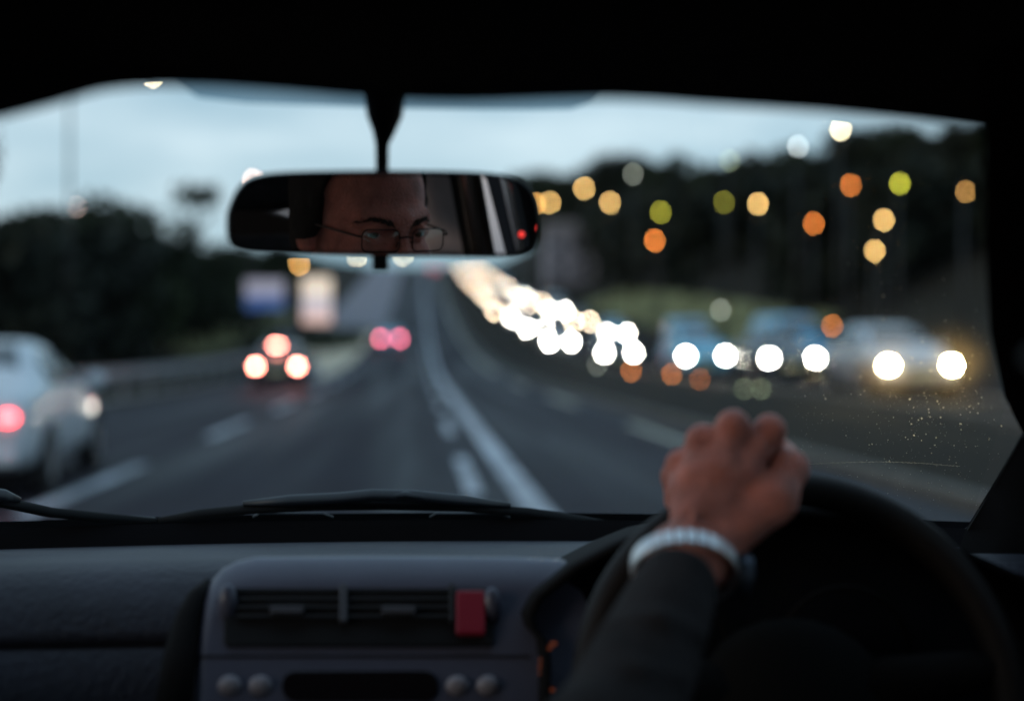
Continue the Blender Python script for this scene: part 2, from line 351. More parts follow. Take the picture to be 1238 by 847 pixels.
# ---------------------------------------------------------------- street lamps
def lampmat(name, col, st): return mat('glow_'+name, (.5, .5, .5), .4, em=col, es=st, noise=0, sample=False)
amber = (1, .50, .13); cols = {'amber': (1, .50, .13), 'yellow': (1, .60, .20), 'orange': (1, .27, .045), 'olive': (.55, .50, .04), 'cream': (1, .80, .50), 'dim grey': (.62, .66, .55), 'pale grey': (.75, .80, .80), 'dull green': (.34, .40, .22), 'lime': (.75, .72, .06), 'pinkish': (1, .62, .5)}
def lamp(px, py, d, col, st, label, size=None, arm=0., post=True, group='street lamps on the right hillside', gz=None):
    p = W(px, py, d); gz = H(p.x+arm, p.y) if gz is None else gz; sz = size or d*3.4/F
    e = empty('street_lamp', (p.x+arm, p.y, gz), 0, label=label, cat='street lamp', group=group)
    hh = p.z-gz
    m = MB(); m.tube([(0, 0, -.3), (0, 0, hh*.5), (0, 0, hh+.25)], [.075, .055, .04], 8); m.build('pole', polem, e, smooth=True)
    m = MB(); m.tube([(0, 0, hh+.2), (-arm*.5, 0, hh+.42), (-arm, 0, hh+.3)], .04, 6) if abs(arm) > .3 else m.tube([(0, 0, hh+.2), (0, -.12, hh+.34), (0, -.25, hh+.3)], .035, 6)
    m.build('arm', polem, e)
    m = MB(); yq = -.25 if abs(arm) < .3 else 0
    m.ball((-arm, yq, hh+.16), (sz*.75, sz*.75, .1), 12, 6); m.build('lamp_hood', polem, e, smooth=True)
    m = MB(); m.ball((-arm, yq, hh), (sz/2, sz/2, sz/2), 12, 8); m.build('lamp_bulb', lampmat(col, cols[col], st), e, smooth=True)
    return e
LS = 52
for px, py, d, col, k, lab in [
    (647, 247, 150, 'amber', 1, 'amber street lamp half hidden by the right end of the mirror'),
    (665, 245, 145, 'yellow', 1, 'yellow street lamp just right of the mirror, beside a half hidden one'),
    (706, 228, 140, 'yellow', 1.1, 'warm yellow street lamp, upper one of the pair right of the mirror'),
    (737, 245, 138, 'yellow', 1, 'warm yellow street lamp, lower right one of the pair right of the mirror'),
    (765, 211, 150, 'dim grey', .26, 'dim grey street lamp against the skyline trees right of the mirror'),
    (798, 257, 130, 'olive', .62, 'olive green lamp directly above the deep orange one'),
    (791, 291, 120, 'orange', 1, 'deep orange lamp, lowest on the hillside right of the mirror'),
    (874, 245, 130, 'olive', .32, 'faint olive lamp left of a bright yellow lamp above the hand'),
    (881, 195, 140, 'dull green', .32, 'faint grey green lamp near the treetops above the hand'),
    (915, 247, 120, 'yellow', 1.1, 'bright yellow street lamp high above the driver hand'),
    (963, 178, 120, 'pale grey', .55, 'pale grey lamp against the sky, left of the brightest cream one'),
    (1014, 158, 110, 'cream', 1.6, 'bright cream street lamp, topmost on the right'),
    (1026, 225, 105, 'orange', .75, 'deep orange lamp below the topmost cream one'),
    (1085, 223, 100, 'lime', .75, 'lime yellow lamp in the upper right'),
    (982, 271, 112, 'orange', .75, 'rusty orange lamp left of the two stacked yellow ones'),
    (1066, 267, 100, 'yellow', 1.15, 'yellow street lamp, upper of two stacked on the right'),
    (1055, 304, 98, 'yellow', 1.1, 'yellow street lamp, lower of two stacked on the right'),
    (1164, 233, 90, 'amber', .45, 'amber lamp near the black windscreen pillar at upper right'),
    (1004, 394, 70, 'orange', .55, 'small orange lamp just above the white headlights'),
    (960, 394, 72, 'orange', .14, 'very faint orange lamp above the white headlights'),
    (870, 375, 78, 'dim grey', .3, 'dim grey lamp above the blue van in the traffic')]:
    lamp(px, py, d, col, LS*1.0, lab) if False else None
    d = max(44, min(150, 16.6*F/(px-505))) if px != 870 else 70; key = f'{col}{k}'; cols[key] = tuple(c*k for c in cols[col]); lamp(px, py, d, key, LS, lab)
lg = 'street lamps left of the mirror'
cols['lampL'] = tuple(c*1.6 for c in cols['cream'])
lamp(185, 93, 45, 'lampL', LS, 'tall cream street lamp on a thin post with a long arm at upper left', arm=-2.6, group=lg)
cols['p1'] = tuple(c*.45 for c in cols['pinkish']); lamp(95, 252, 75, 'p1', LS, 'small pinkish lamp against the sky above the left trees', group=lg)
cols['p2'] = tuple(c*.9 for c in cols['pinkish']); lamp(306, 218, 90, 'p2', LS, 'pinkish cream lamp peeping over the upper left corner of the mirror', group=lg)
lamp(362, 319, 140, 'amber', LS, 'amber street lamp just under the left half of the mirror', group=lg)
cols['p3'] = tuple(c*.14 for c in cols['orange']); lamp(200, 325, 88, 'p3', LS, 'very faint reddish lamp in the dark trees at left', group=lg)
cols['p4'] = tuple(c*.8 for c in cols['cream']); lamp(432, 309, 210, 'p4', LS, 'cream lamp under the mirror, left of its small knob', group=lg)
lamp(487, 308, 240, 'p4', LS, 'cream lamp under the mirror, right of its small knob', group=lg)

# amber reflector posts on the median
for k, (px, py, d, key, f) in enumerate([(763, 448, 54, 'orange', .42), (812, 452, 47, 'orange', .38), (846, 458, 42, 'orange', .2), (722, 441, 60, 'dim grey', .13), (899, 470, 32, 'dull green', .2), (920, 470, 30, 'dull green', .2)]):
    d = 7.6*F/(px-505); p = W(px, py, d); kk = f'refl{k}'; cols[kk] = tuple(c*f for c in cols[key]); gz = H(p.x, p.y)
    e = empty('marker_post', (p.x, p.y, gz), 0, label=['amber lit marker post on the median, leftmost amber one', 'amber lit marker post on the median, middle amber one', 'dull amber lit marker post on the median, rightmost amber one', 'dim grey marker post on the median, left of the amber ones', 'pale greenish marker post on the median above the driver hand, left of two', 'pale greenish marker post on the median above the driver hand, right of two'][k], cat='marker post', group='marker posts on the median')
    MB().tube([(0, .06, -.2), (0, .06, p.z-gz+.15)], .045, 8).build('post', polem, e)
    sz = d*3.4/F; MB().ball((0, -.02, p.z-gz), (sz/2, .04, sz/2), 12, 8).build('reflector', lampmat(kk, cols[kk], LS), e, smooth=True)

# ---------------------------------------------------------------- roadside signs and a building
def sign(px, py, d, wd, hh, label, mats, lit):
    p = W(px, py, d); gz = H(p.x, p.y); e = empty('roadside_sign', (p.x, p.y, gz), 0, label=label, cat='sign'); c = p.z-gz
    for s in (-1, 1): MB().box((s*wd*.32, .12, (c-hh/2)/2-.15), (.14, .14, c-hh/2+.3)).build('post', polem, e)
    MB().box((0, .06, c), (wd, .18, hh)).build('frame', blackp, e, bevel=.02)
    z = c-hh/2+.06; hs = hh-.12
    for k, (f, m) in enumerate(mats):
        MB().box((0, -.04, z+hs*f/2), (wd-.12, .02, hs*f-.02)).build('panel', m, e); z += hs*f
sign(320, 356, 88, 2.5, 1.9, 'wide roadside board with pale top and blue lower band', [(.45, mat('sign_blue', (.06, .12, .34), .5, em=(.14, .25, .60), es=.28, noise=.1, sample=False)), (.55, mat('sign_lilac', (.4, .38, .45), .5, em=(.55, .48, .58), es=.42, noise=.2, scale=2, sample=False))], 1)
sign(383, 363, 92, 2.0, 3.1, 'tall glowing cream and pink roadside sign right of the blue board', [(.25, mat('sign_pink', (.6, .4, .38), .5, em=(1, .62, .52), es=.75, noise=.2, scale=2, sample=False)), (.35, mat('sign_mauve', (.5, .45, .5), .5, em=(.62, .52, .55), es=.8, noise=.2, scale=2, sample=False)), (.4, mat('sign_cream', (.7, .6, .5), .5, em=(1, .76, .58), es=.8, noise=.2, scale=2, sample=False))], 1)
x = xat(700, 190); e = empty('roadside_building', (x, 190, H(x, 190)-.5), 0, label='low grey building half hidden behind the headlight queue, right of the mirror', cat='building')
MB().box((0, 0, 3.4), (9, 8, 6.8)).build('wall', mat('grey_render', (.22, .21, .24), .8, noise=.2, scale=.5), e)
MB().raw([(-4.8, -4.4, 6.8), (4.8, -4.4, 6.8), (4.8, 4.4, 6.8), (-4.8, 4.4, 6.8), (-4.8, 0, 8.6), (4.8, 0, 8.6)], [(0, 1, 5, 4), (2, 3, 4, 5), (1, 2, 5), (3, 0, 4), (3, 2, 1, 0)]).build('roof', mat('roof_tiles', (.10, .07, .06), .8, noise=.2, scale=2), e)
for k in range(6): MB().box((-3+3*(k % 3), -4.02, 1.9+2.7*(k//3)), (1.3, .06, 1.3)).build('window', carglass, e)

# ---------------------------------------------------------------- vehicles (rear bumper at y=0, nose at +y, z=0 on the road)
SECS = {
 'sedan': (4.4, [(0, .38, .70, .78, .80, .55), (.06, .28, .80, .90, .93, .66), (.25, .24, .85, .95, .985, .70), (.75, .22, .87, .96, 1.0, .71), (1.2, .22, .87, .96, 1.34, .585), (1.65, .22, .87, .95, 1.43, .57), (2.3, .22, .87, .94, 1.43, .57), (2.75, .22, .87, .93, 1.30, .60), (3.2, .22, .87, .92, .965, .70), (3.7, .22, .86, .86, .90, .68), (4.15, .24, .82, .74, .80, .64), (4.34, .28, .74, .62, .68, .56), (4.4, .36, .64, .52, .58, .5)]),
 'hatch': (3.9, [(0, .38, .72, .86, .88, .6), (.05, .28, .80, .95, 1.0, .64), (.2, .24, .84, .98, 1.22, .60), (.5, .22, .85, .98, 1.44, .57), (1.1, .22, .85, .97, 1.49, .57), (1.8, .22, .85, .96, 1.48, .57), (2.3, .22, .85, .95, 1.34, .60), (2.8, .22, .85, .95, 1.02, .69), (3.3, .22, .84, .88, .94, .67), (3.68, .25, .80, .76, .82, .62), (3.84, .28, .72, .64, .7, .54), (3.9, .36, .62, .52, .58, .48)]),
 'van': (4.9, [(0, .40, .88, 1.05, 1.95, .80), (.06, .30, .92, 1.1, 2.05, .82), (.4, .28, .94, 1.1, 2.1, .82), (1.5, .28, .94, 1.1, 2.12, .82), (2.8, .28, .94, 1.1, 2.1, .82), (3.4, .28, .94, 1.1, 1.98, .80), (3.9, .28, .93, 1.1, 1.5, .80), (4.2, .28, .92, 1.06, 1.16, .78), (4.6, .28, .90, .92, 1.0, .74), (4.84, .30, .84, .72, .8, .66), (4.9, .38, .74, .56, .62, .6)])}
tyre_m = MATS['rubber']; rimm = mat('wheel_rim', (.35, .36, .38), .35, .8, noise=.1)
plate_m = mat('number_plate', (.6, .55, .3), .5, noise=.1)
chrome_d = mat('grille', (.02, .02, .02), .4, .3, noise=0)
def secpts(s):
    y, zb, wl, wz, rz, rw = s; z1 = zb+(wz-zb)*.45
    return [(0, zb), (wl*.75, zb), (wl*.97, zb+.06), (wl, z1), (wl*.975, wz), (rw, rz-.04 if rz-wz > .2 else rz-.01), (rw*.8, rz), (0, rz)]
def make_car(name, kind, pm, hl=None, tl=None, brake3=False, plate_glow=False, ts=1.0):
    Lc, T = SECS[kind]; e = empty(name)
    m = MB(); rows = []
    for s in T:
        h = secpts(s); pr = [(x, z) for x, z in h]+[(-x, z) for x, z in h[-2:0:-1]]; rows.append([(x, s[0], z) for x, z in pr])
    n = len(rows[0])
    for r in rows: m.v += r
    for i in range(len(rows)-1):
        for j in range(n): m.f.append((i*n+j, i*n+(j+1) % n, (i+1)*n+(j+1) % n, (i+1)*n+j))
    m.f.append(tuple(range(n))); m.f.append(tuple(range(len(rows)*n-1, (len(rows)-1)*n-1, -1)))
    m.build('body', pm, e, smooth=True, sub=2)
    def sec(y):
        ys_ = [s[0] for s in T]; return [float(np.interp(y, ys_, [s[k] for s in T])) for k in range(6)]
    roofys = [s[0] for s in T if s[4]-s[3] > .3]; a, b = roofys[0], roofys[-1]
    # side windows
    for sgn in (-1, 1):
        for (y0, y1) in ([(a+.08, (a+b)/2-.05), ((a+b)/2+.05, b-.02)] if kind != 'van' else [(b-.75, b-.02)]):
            g = MB(); rws = []
            for k in range(5):
                y = y0+(y1-y0)*k/4; s = sec(y); x1, z1, x2, z2 = s[2]*.96, s[3]+.04, s[5]+.01, s[4]-.10
                rws.append([(sgn*(x1+(x2-x1)*t+.004), y, z1+(z2-z1)*t) for t in (.06, .5, .95)])
            g.grid(rws).build('side_window', carglass, e, smooth=True, solid=.012, fix=False)
    # windscreen and rear window
    def slope_win(nm, ya, yb, za, zb_, wa, wb):
        g = MB(); g.grid([[((wa+(wb-wa)*t)*u, ya+(yb-ya)*t, za+(zb_-za)*t) for u in (-1, -.5, 0, .5, 1)] for t in (0, .5, 1)])
        g.build(nm, carglass, e, smooth=True, solid=.014, fix=False)
    if kind == 'van': slope_win('windscreen', 4.13, 3.50, 1.22, 1.93, .72, .66); slope_win('rear_window', -.0, -.005, 1.25, 1.8, .6, .58)
    elif kind == 'sedan': slope_win('windscreen', 3.16, 2.68, 1.0, 1.36, .62, .50); slope_win('rear_window', .80, 1.27, 1.03, 1.38, .60, .48)
    else: slope_win('windscreen', 2.76, 2.26, 1.05, 1.385, .62, .50); slope_win('rear_window', .13, .42, 1.06, 1.38, .58, .48)
    r = .31 if kind != 'van' else .34; wl = T[5][2]
    wm = MB(); wm.tube([(-.1, 0, 0), (-.09, 0, 0), (.09, 0, 0), (.1, 0, 0)], [r-.02, r, r, r-.02], 20)
    rm = MB(); rm.tube([(-.105, 0, 0), (.105, 0, 0)], r*.62, 14)
    am = MB(); am.tube([(-.085, 0, 0), (.085, 0, 0)], r+.05, 20)
    w0 = None
    for sgn in (-1, 1):
        for y in (.78 if kind != 'hatch' else .62, Lc-.85):
            loc = (sgn*(wl-.085), y, r)
            if w0 is None:
                w0 = wm.build('wheel', tyre_m, e, smooth=False); r0 = rm.build('wheel_rim', rimm, w0); a0 = am.build('wheel_arch', blackp, e); w0.location = loc; a0.location = loc; A0 = a0
            else:
                c = w0.copy(); S.collection.objects.link(c); c.location = loc; q = r0.copy(); S.collection.objects.link(q); q.parent = c
                c = A0.copy(); S.collection.objects.link(c); c.location = loc
    fz = .66 if kind != 'van' else .80; fw = .62 if kind != 'van' else .68
    for sgn in (-1, 1):
        hm = MB(); hm.ball((sgn*fw, Lc-.10, fz), (.115, .11, .075), 14, 8); hm.build('headlight', hl or mat('headlight_off', (.5, .52, .55), .1, noise=0), e, smooth=True)
        tm = MB(); tm.ball((sgn*(fw+.03), .06, .73), (.13*ts, .09, .085*ts), 14, 8); tm.build('tail_light', tl or mat('tail_off', (.25, .01, .01), .2, noise=0), e, smooth=True)
        mm = MB(); mm.ball((sgn*(wl+.09), b+.12, sec(b)[3]+.07), (.11, .06, .075), 10, 6); mm.build('wing_mirror', pm, e, smooth=True)
    if brake3: MB().box((0, .88, 1.12) if kind == 'sedan' else (0, .12, 1.40), (.34, .05, .05) if kind == 'sedan' else (.3, .14, .05)).build('brake_light', tl, e)
    MB().box((0, Lc+.0, .48), (.52, .05, .11)).build('number_plate', plate_m, e)
    MB().box((0, -.005, .62), (.50, .05, .11)).build('number_plate', mat('plate_glow', (.6, .5, .3), .5, em=(1, .55, .25), es=.5, noise=0) if plate_glow else plate_m, e)  # rear plate may glow by itself, in place of warm light falling there
    MB().box((0, Lc-.01, .60), (.72, .08, .07)).build('grille', chrome_d, e)
    MB().box((0, .03, .38), (1.45, .1, .12)).build('rear_bumper', pm if kind == 'sedan' else blackp, e, bevel=.03)
    return e
P = {'silver': mat('silver_paint', (.42, .44, .46), .3, .5, noise=.05, coat=.5), 'white': mat('white_paint', (.74, .77, .80), .3, noise=.04, coat=.5), 'blue': mat('blue_paint', (.03, .26, .45), .3, noise=.06, coat=.5),
     'dark': mat('dark_paint', (.04, .045, .05), .25, .2, noise=.05, coat=.6), 'red': mat('red_paint', (.25, .03, .03), .3, noise=.05, coat=.5), 'lightblue': mat('light_blue_paint', (.10, .38, .55), .3, noise=.05, coat=.5)}
def glow(n, c, s, sample=False): return mat('lamp_'+n, (.6, .6, .6), .3, em=c, es=s, noise=0, sample=sample)
HW = glow('white', (1, .93, .80), 190); HC = glow('cream', (1, .77, .54), 120); HN = glow('near', (1, .78, .40), 400, True)
TLR = glow('tail_near', (1, .045, .05), 16, True); TLB = glow('tail_brake', (1, .26, .19), 75, True); TLF = glow('tail_far', (1, .16, .25), 22)
# oncoming: centre x, distance, kind, colour, headlight
V = []
def px2x(px, d): return xat(px, d)
V += [(px2x(1126, 27), 27, 'hatch', 'silver', HN, 'near'), (px2x(965, 37), 37, 'sedan', 'dark', HW, 'near'), (px2x(857, 43.8), 43.8, 'hatch', 'lightblue', HW, 'near'), (px2x(750, 60), 60, 'sedan', 'dark', HW, 'near'),
      (px2x(678, 80), 80, 'sedan', 'silver', HW, 'near'), (px2x(648, 96), 96, 'hatch', 'dark', HW, 'near'), (px2x(628, 112), 112, 'sedan', 'white', HW, 'near'), (px2x(606, 127), 127, 'hatch', 'red', HC, 'near')]
for k, d in enumerate([143, 162, 185, 212, 245, 285]): V.append((8.6+rng.uniform(-.3, .3), d, ('sedan', 'hatch')[k % 2], ('silver', 'dark', 'white', 'red')[k % 4], HC, 'near'))
V += [(13.6, 49, 'van', 'blue', None, 'far'), (13.2, 66, 'van', 'blue', HW, 'far'), (12.7, 90, 'hatch', 'lightblue', HW, 'far')]
for k, d in enumerate([107, 126, 150, 175, 205, 240, 280, 310]): V.append((12.6+rng.uniform(-.4, .4), d, ('sedan', 'van', 'hatch')[k % 3], ('dark', 'silver', 'red', 'white', 'blue')[k % 5], HW if k in (1, 3) else HC, 'far'))
V += [(13.7, 39, 'sedan', 'blue', None, 'far')]
V.sort(key=lambda v: v[1])
CP = {}; cnt = {'near': 0, 'far': 0}
tn = {'hatch': 'hatchback', 'sedan': 'saloon car', 'van': 'van'}; cnm = {'lightblue': 'light blue', 'dark': 'dark'}
for x, d, kind, col, hl, lane in V:
    key = (kind, col, hl.name if hl else '')
    nm = {'hatch': 'oncoming_hatchback', 'sedan': 'oncoming_saloon_car', 'van': 'oncoming_van'}[kind]
    if key in CP: o = copy_tree(CP[key])
    else: o = CP[key] = make_car(nm, kind, P[col], hl=hl)
    k = cnt[lane]; cnt[lane] += 1
    o.location = (x, d+ (SECS[kind][0]), zo(d)+.01); pitch = math.atan2(zo(d+6)-zo(d-1), 7)
    o.rotation_euler = (-pitch, 0, math.pi)
    o['category'] = 'van' if kind == 'van' else 'car'
    o['group'] = 'oncoming vehicles queueing down the hill' if hl else 'unlit vehicles beyond the oncoming lane'
    o['label'] = f"{cnm.get(col, col)} {tn[kind]} {'with lit headlights' if hl else 'without lights'}, {ordn[k]} from the right in the {'nearer' if lane == 'near' else 'farther'} oncoming lane"
# vehicles ahead on our side
o = copy_tree(CP[('van', 'white', 'lamp_cream')]) if ('van', 'white', 'lamp_cream') in CP else make_car('van', 'van', P['white'])  # unseen van added as a pale surface that brightens the mirror
o.name = 'added_mirror_van'; o.location = (2.62, -5.3, 0); o.rotation_euler = (0, 0, 0); tag(o, 'white van added out of view beside us to brighten the right end of the mirror', 'van'); o['group'] = 'vehicles added out of view'
o = make_car('saloon_car', 'sedan', mat('pearl_paint', (.50, .54, .58), .3, noise=.04, coat=.5), tl=TLR, plate_glow=True, ts=.6); o.location = (-4.02, 11.9, .0); o.rotation_euler.z = R(4.5); o.scale = (1, 1, .95); tag(o, 'pale silvery saloon car with glowing red tail light, nearest car at the left edge', 'car')
p = MB().ball((.885, 3.1, .70), (.02, .07, .05), 10, 6).build('side_spot', glow('side', (1, .92, .8), 3.5), o, smooth=True)  # small pale emissive spot on the car's flank
o = make_car('braking_hatchback', 'hatch', P['dark'], tl=TLB, brake3=True); o.location = (xat(336, 46), 46, zr(46)); tag(o, 'dark hatchback with three bright brake lights ahead in the left lane', 'car')
o = make_car('distant_saloon_car', 'sedan', P['lightblue'], tl=TLF, ts=1.5); o.location = (xat(472, 100), 100, zr(100)); o.rotation_euler = (.05, 0, 0); tag(o, 'distant car with pink tail lights climbing in our own lane', 'car')
o = make_car('distant_hatchback', 'hatch', P['red'], tl=TLF); o.location = (xat(524, 280), 280, zr(280)); o.rotation_euler = (.09, 0, 0); tag(o, 'tiny far car with faint tail lights near the top of the hill', 'car')

# ================================================================ our own car (right-hand drive); coordinates relative to the camera: q(x, y, z)
def q(x, y, z): return Vector((x, y, z+CZ))
X0 = -.04
car = empty('car', (X0, 1.0, 0)); tag(car, 'dark cabin of the car we sit in, with grey dashboard, mirror, windscreen and steering wheel', 'car')
car_off = Vector((X0, 1.0, 0))
def cpart(mb, name, m, parent=None, **k):
    if parent is None or parent == car:
        mb.v = [tuple(Vector(p)-car_off) for p in mb.v]; parent = car
    else: mb.v = [tuple(Vector(p)-car_off) for p in mb.v]
    return mb.build(name, m, parent, **k)
liner = mat('headliner', (.02, .02, .021), .95, noise=.1, scale=60, spec=.1)
dashm = mat('dash_plastic', (.021, .020, .029), .55, noise=.25, scale=14, bump=.25, spec=.26)
dash2 = mat('dash_panel', (.066, .068, .100), .42, noise=.08, scale=30, bump=.06, spec=.5)
trimd = mat('dark_trim', (.008, .007, .007), .85, noise=.1, scale=30, spec=.12)
pillm = mat('pillar_trim', (.005, .004, .004), .95, noise=.1, scale=30, spec=.03)
# windscreen
def WS(x, s, off=0):
    u = (x-X0)/.66
    return q(x, 1.72-.70*s-.13*u*u*(1-.4*s)+off, -.215+.43*s+off*.6)
gm = bpy.data.materials.new('windscreen_glass'); gm.use_nodes = True; nt = gm.node_tree; nt.nodes.clear()
out = N('ShaderNodeOutputMaterial'); tr = N('ShaderNodeBsdfTransparent'); tr.inputs[0].default_value = (.93, .96, .95, 1)
gl = N('ShaderNodeBsdfGlossy'); gl.inputs['Roughness'].default_value = .02; fr = N('ShaderNodeFresnel'); fr.inputs[0].default_value = 1.2
m1 = N('ShaderNodeMixShader'); L(fr.outputs[0], m1.inputs[0]); L(tr.outputs[0], m1.inputs[1]); L(gl.outputs[0], m1.inputs[2])
rf = N('ShaderNodeBsdfRefraction'); rf.inputs['IOR'].default_value = 1.1; rf.inputs['Roughness'].default_value = .40; rf.inputs[0].default_value = (1, .80, .5, 1)
geo = N('ShaderNodeNewGeometry'); L(geo.outputs['Incoming'], rf.inputs['Normal'])
tc = N('ShaderNodeTexCoord'); n1 = N('ShaderNodeTexNoise'); n1.inputs['Scale'].default_value = 9; n1.inputs['Detail'].default_value = 6
L(tc.outputs['Object'], n1.inputs['Vector'])
sx = N('ShaderNodeSeparateXYZ'); L(tc.outputs['Object'], sx.inputs[0])
mr = N('ShaderNodeMapRange'); mr.inputs['From Min'].default_value = .30; mr.inputs['From Max'].default_value = .52; mr.inputs['To Min'].default_value = .0; mr.inputs['To Max'].default_value = .045
L(sx.outputs['X'], mr.inputs['Value'])
mu = N('ShaderNodeMath', operation='MULTIPLY'); L(mr.outputs[0], mu.inputs[0]); L(n1.outputs[0], mu.inputs[1])
m2 = N('ShaderNodeMixShader'); L(mu.outputs[0], m2.inputs[0]); L(m1.outputs[0], m2.inputs[1]); L(rf.outputs[0], m2.inputs[2]); L(m2.outputs[0], out.inputs[0])
def wshalf(s): return .665-.13*s
m = MB(); m.grid([[WS(X0+u*wshalf(s), s) for u in np.linspace(-1, 1, 25)] for s in np.linspace(-.02, 1, 13)])
ws = cpart(m, 'windscreen', gm, smooth=True, fix=False)
ws['label'] = 'large raked windscreen, dusty on the right'
# dark printed band behind the mirror
m = MB(); top = [(205, 96), (240, 118), (300, 125), (480, 131), (640, 133), (690, 132), (715, 124), (738, 104)]
def onws(px, py, off=-.006):
    r = ray(px, py); lo, hi = .3, 3.0
    # march until the ray meets the screen
    for _ in range(50):
        mid = (lo+hi)/2; p = CAM+r*mid; u = (p.x-X0)/.66; s = (p.z-CZ+.215)/.43; yy = 1.72-.70*s-.13*u*u*(1-.4*s)
        if p.y < yy: lo = mid
        else: hi = mid
    return CAM+r*(lo+off)
bandm = mat('tinted_band', (.01, .02, .03), .4, noise=0)
t = bandm.node_tree; bs = t.nodes['Principled BSDF']; tr2 = t.nodes.new('ShaderNodeBsdfTransparent'); tr2.inputs[0].default_value = (.5, .62, .7, 1); ms = t.nodes.new('ShaderNodeMixShader'); ms.inputs[0].default_value = .3
t.links.new(tr2.outputs[0], ms.inputs[1]); t.links.new(bs.outputs[0], ms.inputs[2]); t.links.new(ms.outputs[0], t.nodes['Material Output'].inputs[0])
m.grid([[onws(px, py) for px, py in top], [onws(px, 60) for px, py in top]])
cpart(m, 'shade_band', bandm, ws, fix=False)
# dust and scratches on the right of the screen
dustm = bpy.data.materials.new('dust'); dustm.use_nodes = True; nt = dustm.node_tree; nt.nodes.clear()
out = N('ShaderNodeOutputMaterial'); tl_ = N('ShaderNodeBsdfTranslucent'); tl_.inputs[0].default_value = (.3, .26, .18, 1)
rf = N('ShaderNodeBsdfRefraction'); rf.inputs['IOR'].default_value = 1.2; rf.inputs['Roughness'].default_value = .5
geo = N('ShaderNodeNewGeometry'); L(geo.outputs['Incoming'], rf.inputs['Normal'])
m1 = N('ShaderNodeMixShader'); m1.inputs[0].default_value = .35; L(tl_.outputs[0], m1.inputs[1]); L(rf.outputs[0], m1.inputs[2]); L(m1.outputs[0], out.inputs[0])
m = MB(); rg = random.Random(21)
def speck(px, py, s):
    c = onws(px, py, -.003); a = rg.uniform(0, 6.28); vs = []
    for k in range(6):
        g_ = a+k*math.pi/3; rr = s*rg.uniform(.6, 1.2); vs.append(c+RT*math.cos(g_)*rr+Vector((0, 0, 1))*math.sin(g_)*rr)
    m.raw(vs, [tuple(range(6))])
for k in range(700):
    if k < 380: px, py = rg.gauss(1095, 60), rg.gauss(480, 70)
    else: px, py = rg.uniform(960, 1215), rg.uniform(470, 615)
    if px > 1222 or px < 900 or py > 618: continue
    speck(px, py, .00022+.00075*rg.random()**5)
for k in range(150):                                    # where the wiper stops, a thin arc of dirt
    u = k/149; px = 975+185*u; py = 561-5*math.sin(math.pi*u*.9)+4*u; speck(px, py+rg.uniform(-.4, .4), .0003+.0003*rg.random())
cpart(m, 'dust', dustm, ws, fix=False)['kind'] = 'stuff'

# roof, headliner with shaped front edge, pillars
edge = [(-520, 150), (-200, 150), (0, 131), (60, 115), (120, 98), (190, 92), (300, 96), (450, 108), (560, 112), (700, 108), (760, 108), (850, 114), (1000, 124), (1100, 134), (1190, 146), (1260, 165), (1420, 240)]
m = MB(); rows = []
ed2 = []
for i in range(len(edge)-1):
    p0, p1_, p2_, p3_ = edge[max(i-1, 0)], edge[i], edge[i+1], edge[min(i+2, len(edge)-1)]
    for j in range(4):
        t = j/4; ed2.append((p1_[0]+(p2_[0]-p1_[0])*t, .5*(2*p1_[1]+(p2_[1]-p0[1])*t+(2*p0[1]-5*p1_[1]+4*p2_[1]-p3_[1])*t*t+(-p0[1]+3*p1_[1]-3*p2_[1]+p3_[1])*t**3)))
f0 = [W(px, py, .80) for px, py in ed2+[edge[-1]]]
rows.append([Vector((p.x, p.y+.08, p.z+.09)) for p in f0]); rows.append([Vector((p.x, p.y+.035, p.z+.012)) for p in f0]); rows.append([Vector((p.x, p.y, p.z)) for p in f0]); rows.append([Vector((p.x, p.y-.03, p.z+.008)) for p in f0])
for yy, zz in ((.7, .215), (.4, .25), (0, .27), (-.5, .27), (-1.0, .24), (-1.35, .18)):
    rows.append([q(X0+max(-.60, min(.60, (p.x-X0)*1.05)), yy, zz-.10*((p.x-X0)/.6)**4 if abs(p.x-X0) < .6 else zz-.10) for p in f0])
m.grid(rows); hlr = cpart(m, 'headliner', liner, smooth=True, solid=.012, fix=False)
m = MB(); m.grid([[q(X0+u*.60, y, z-.09*abs(u)**4) for u in np.linspace(-1, 1, 13)] for y, z in ((1.06, .245), (.9, .29), (.5, .32), (0, .33), (-.6, .33), (-1.1, .29), (-1.42, .22))])
cpart(m, 'roof', P['dark'], smooth=True, solid=.01, fix=False)
# A pillar, right: silhouettes at several depths
pr = [(1180, 60, .68), (1183, 100, .71), (1186, 150, .75), (1190, 300, .90), (1197, 400, 1.06), (1215, 480, 1.22), (1232, 515, 1.27), (1238, 526, 1.29)]
rows = []
for px, py, d in pr:
    p = W(px, py, d); rows.append([p, p+Vector((.02, -.045, .0)), p+Vector((.10, -.09, .02)), p+Vector((.15, .0, .03)), p+Vector((.1, .05, .02)), p+Vector((.01, .012, 0)), p])
m = MB(); m.grid(rows); pil = cpart(m, 'windscreen_pillar', pillm, smooth=True, fix=False)
# corner trim between pillar, dash and door
c1, c2 = W(1238, 526, 1.34), W(1172, 640, 1.50)
c3 = W(1150, 705, 1.46)
rows = [[a_, a_*.6+W(1300, py_, 1.3)*.4+Vector((0, -.03, .004)), W(1300, py_, 1.3), W(1420, py_+60, 1.1)] for a_, py_ in ((c1, 505), ((c1+c2)/2, 560), (c2, 640), (c3, 720))]
m = MB(); m.grid(rows); cpart(m, 'corner_trim', pillm, pil, smooth=True, solid=.008, fix=False)
m = MB(); m.tube([c1+Vector((-.002, -.004, 0)), (c1+c2)/2+Vector((-.001, -.004, 0)), c2+Vector((-.002, -.004, 0))], .0025, 6); cpart(m, 'seal', rubber, pil)
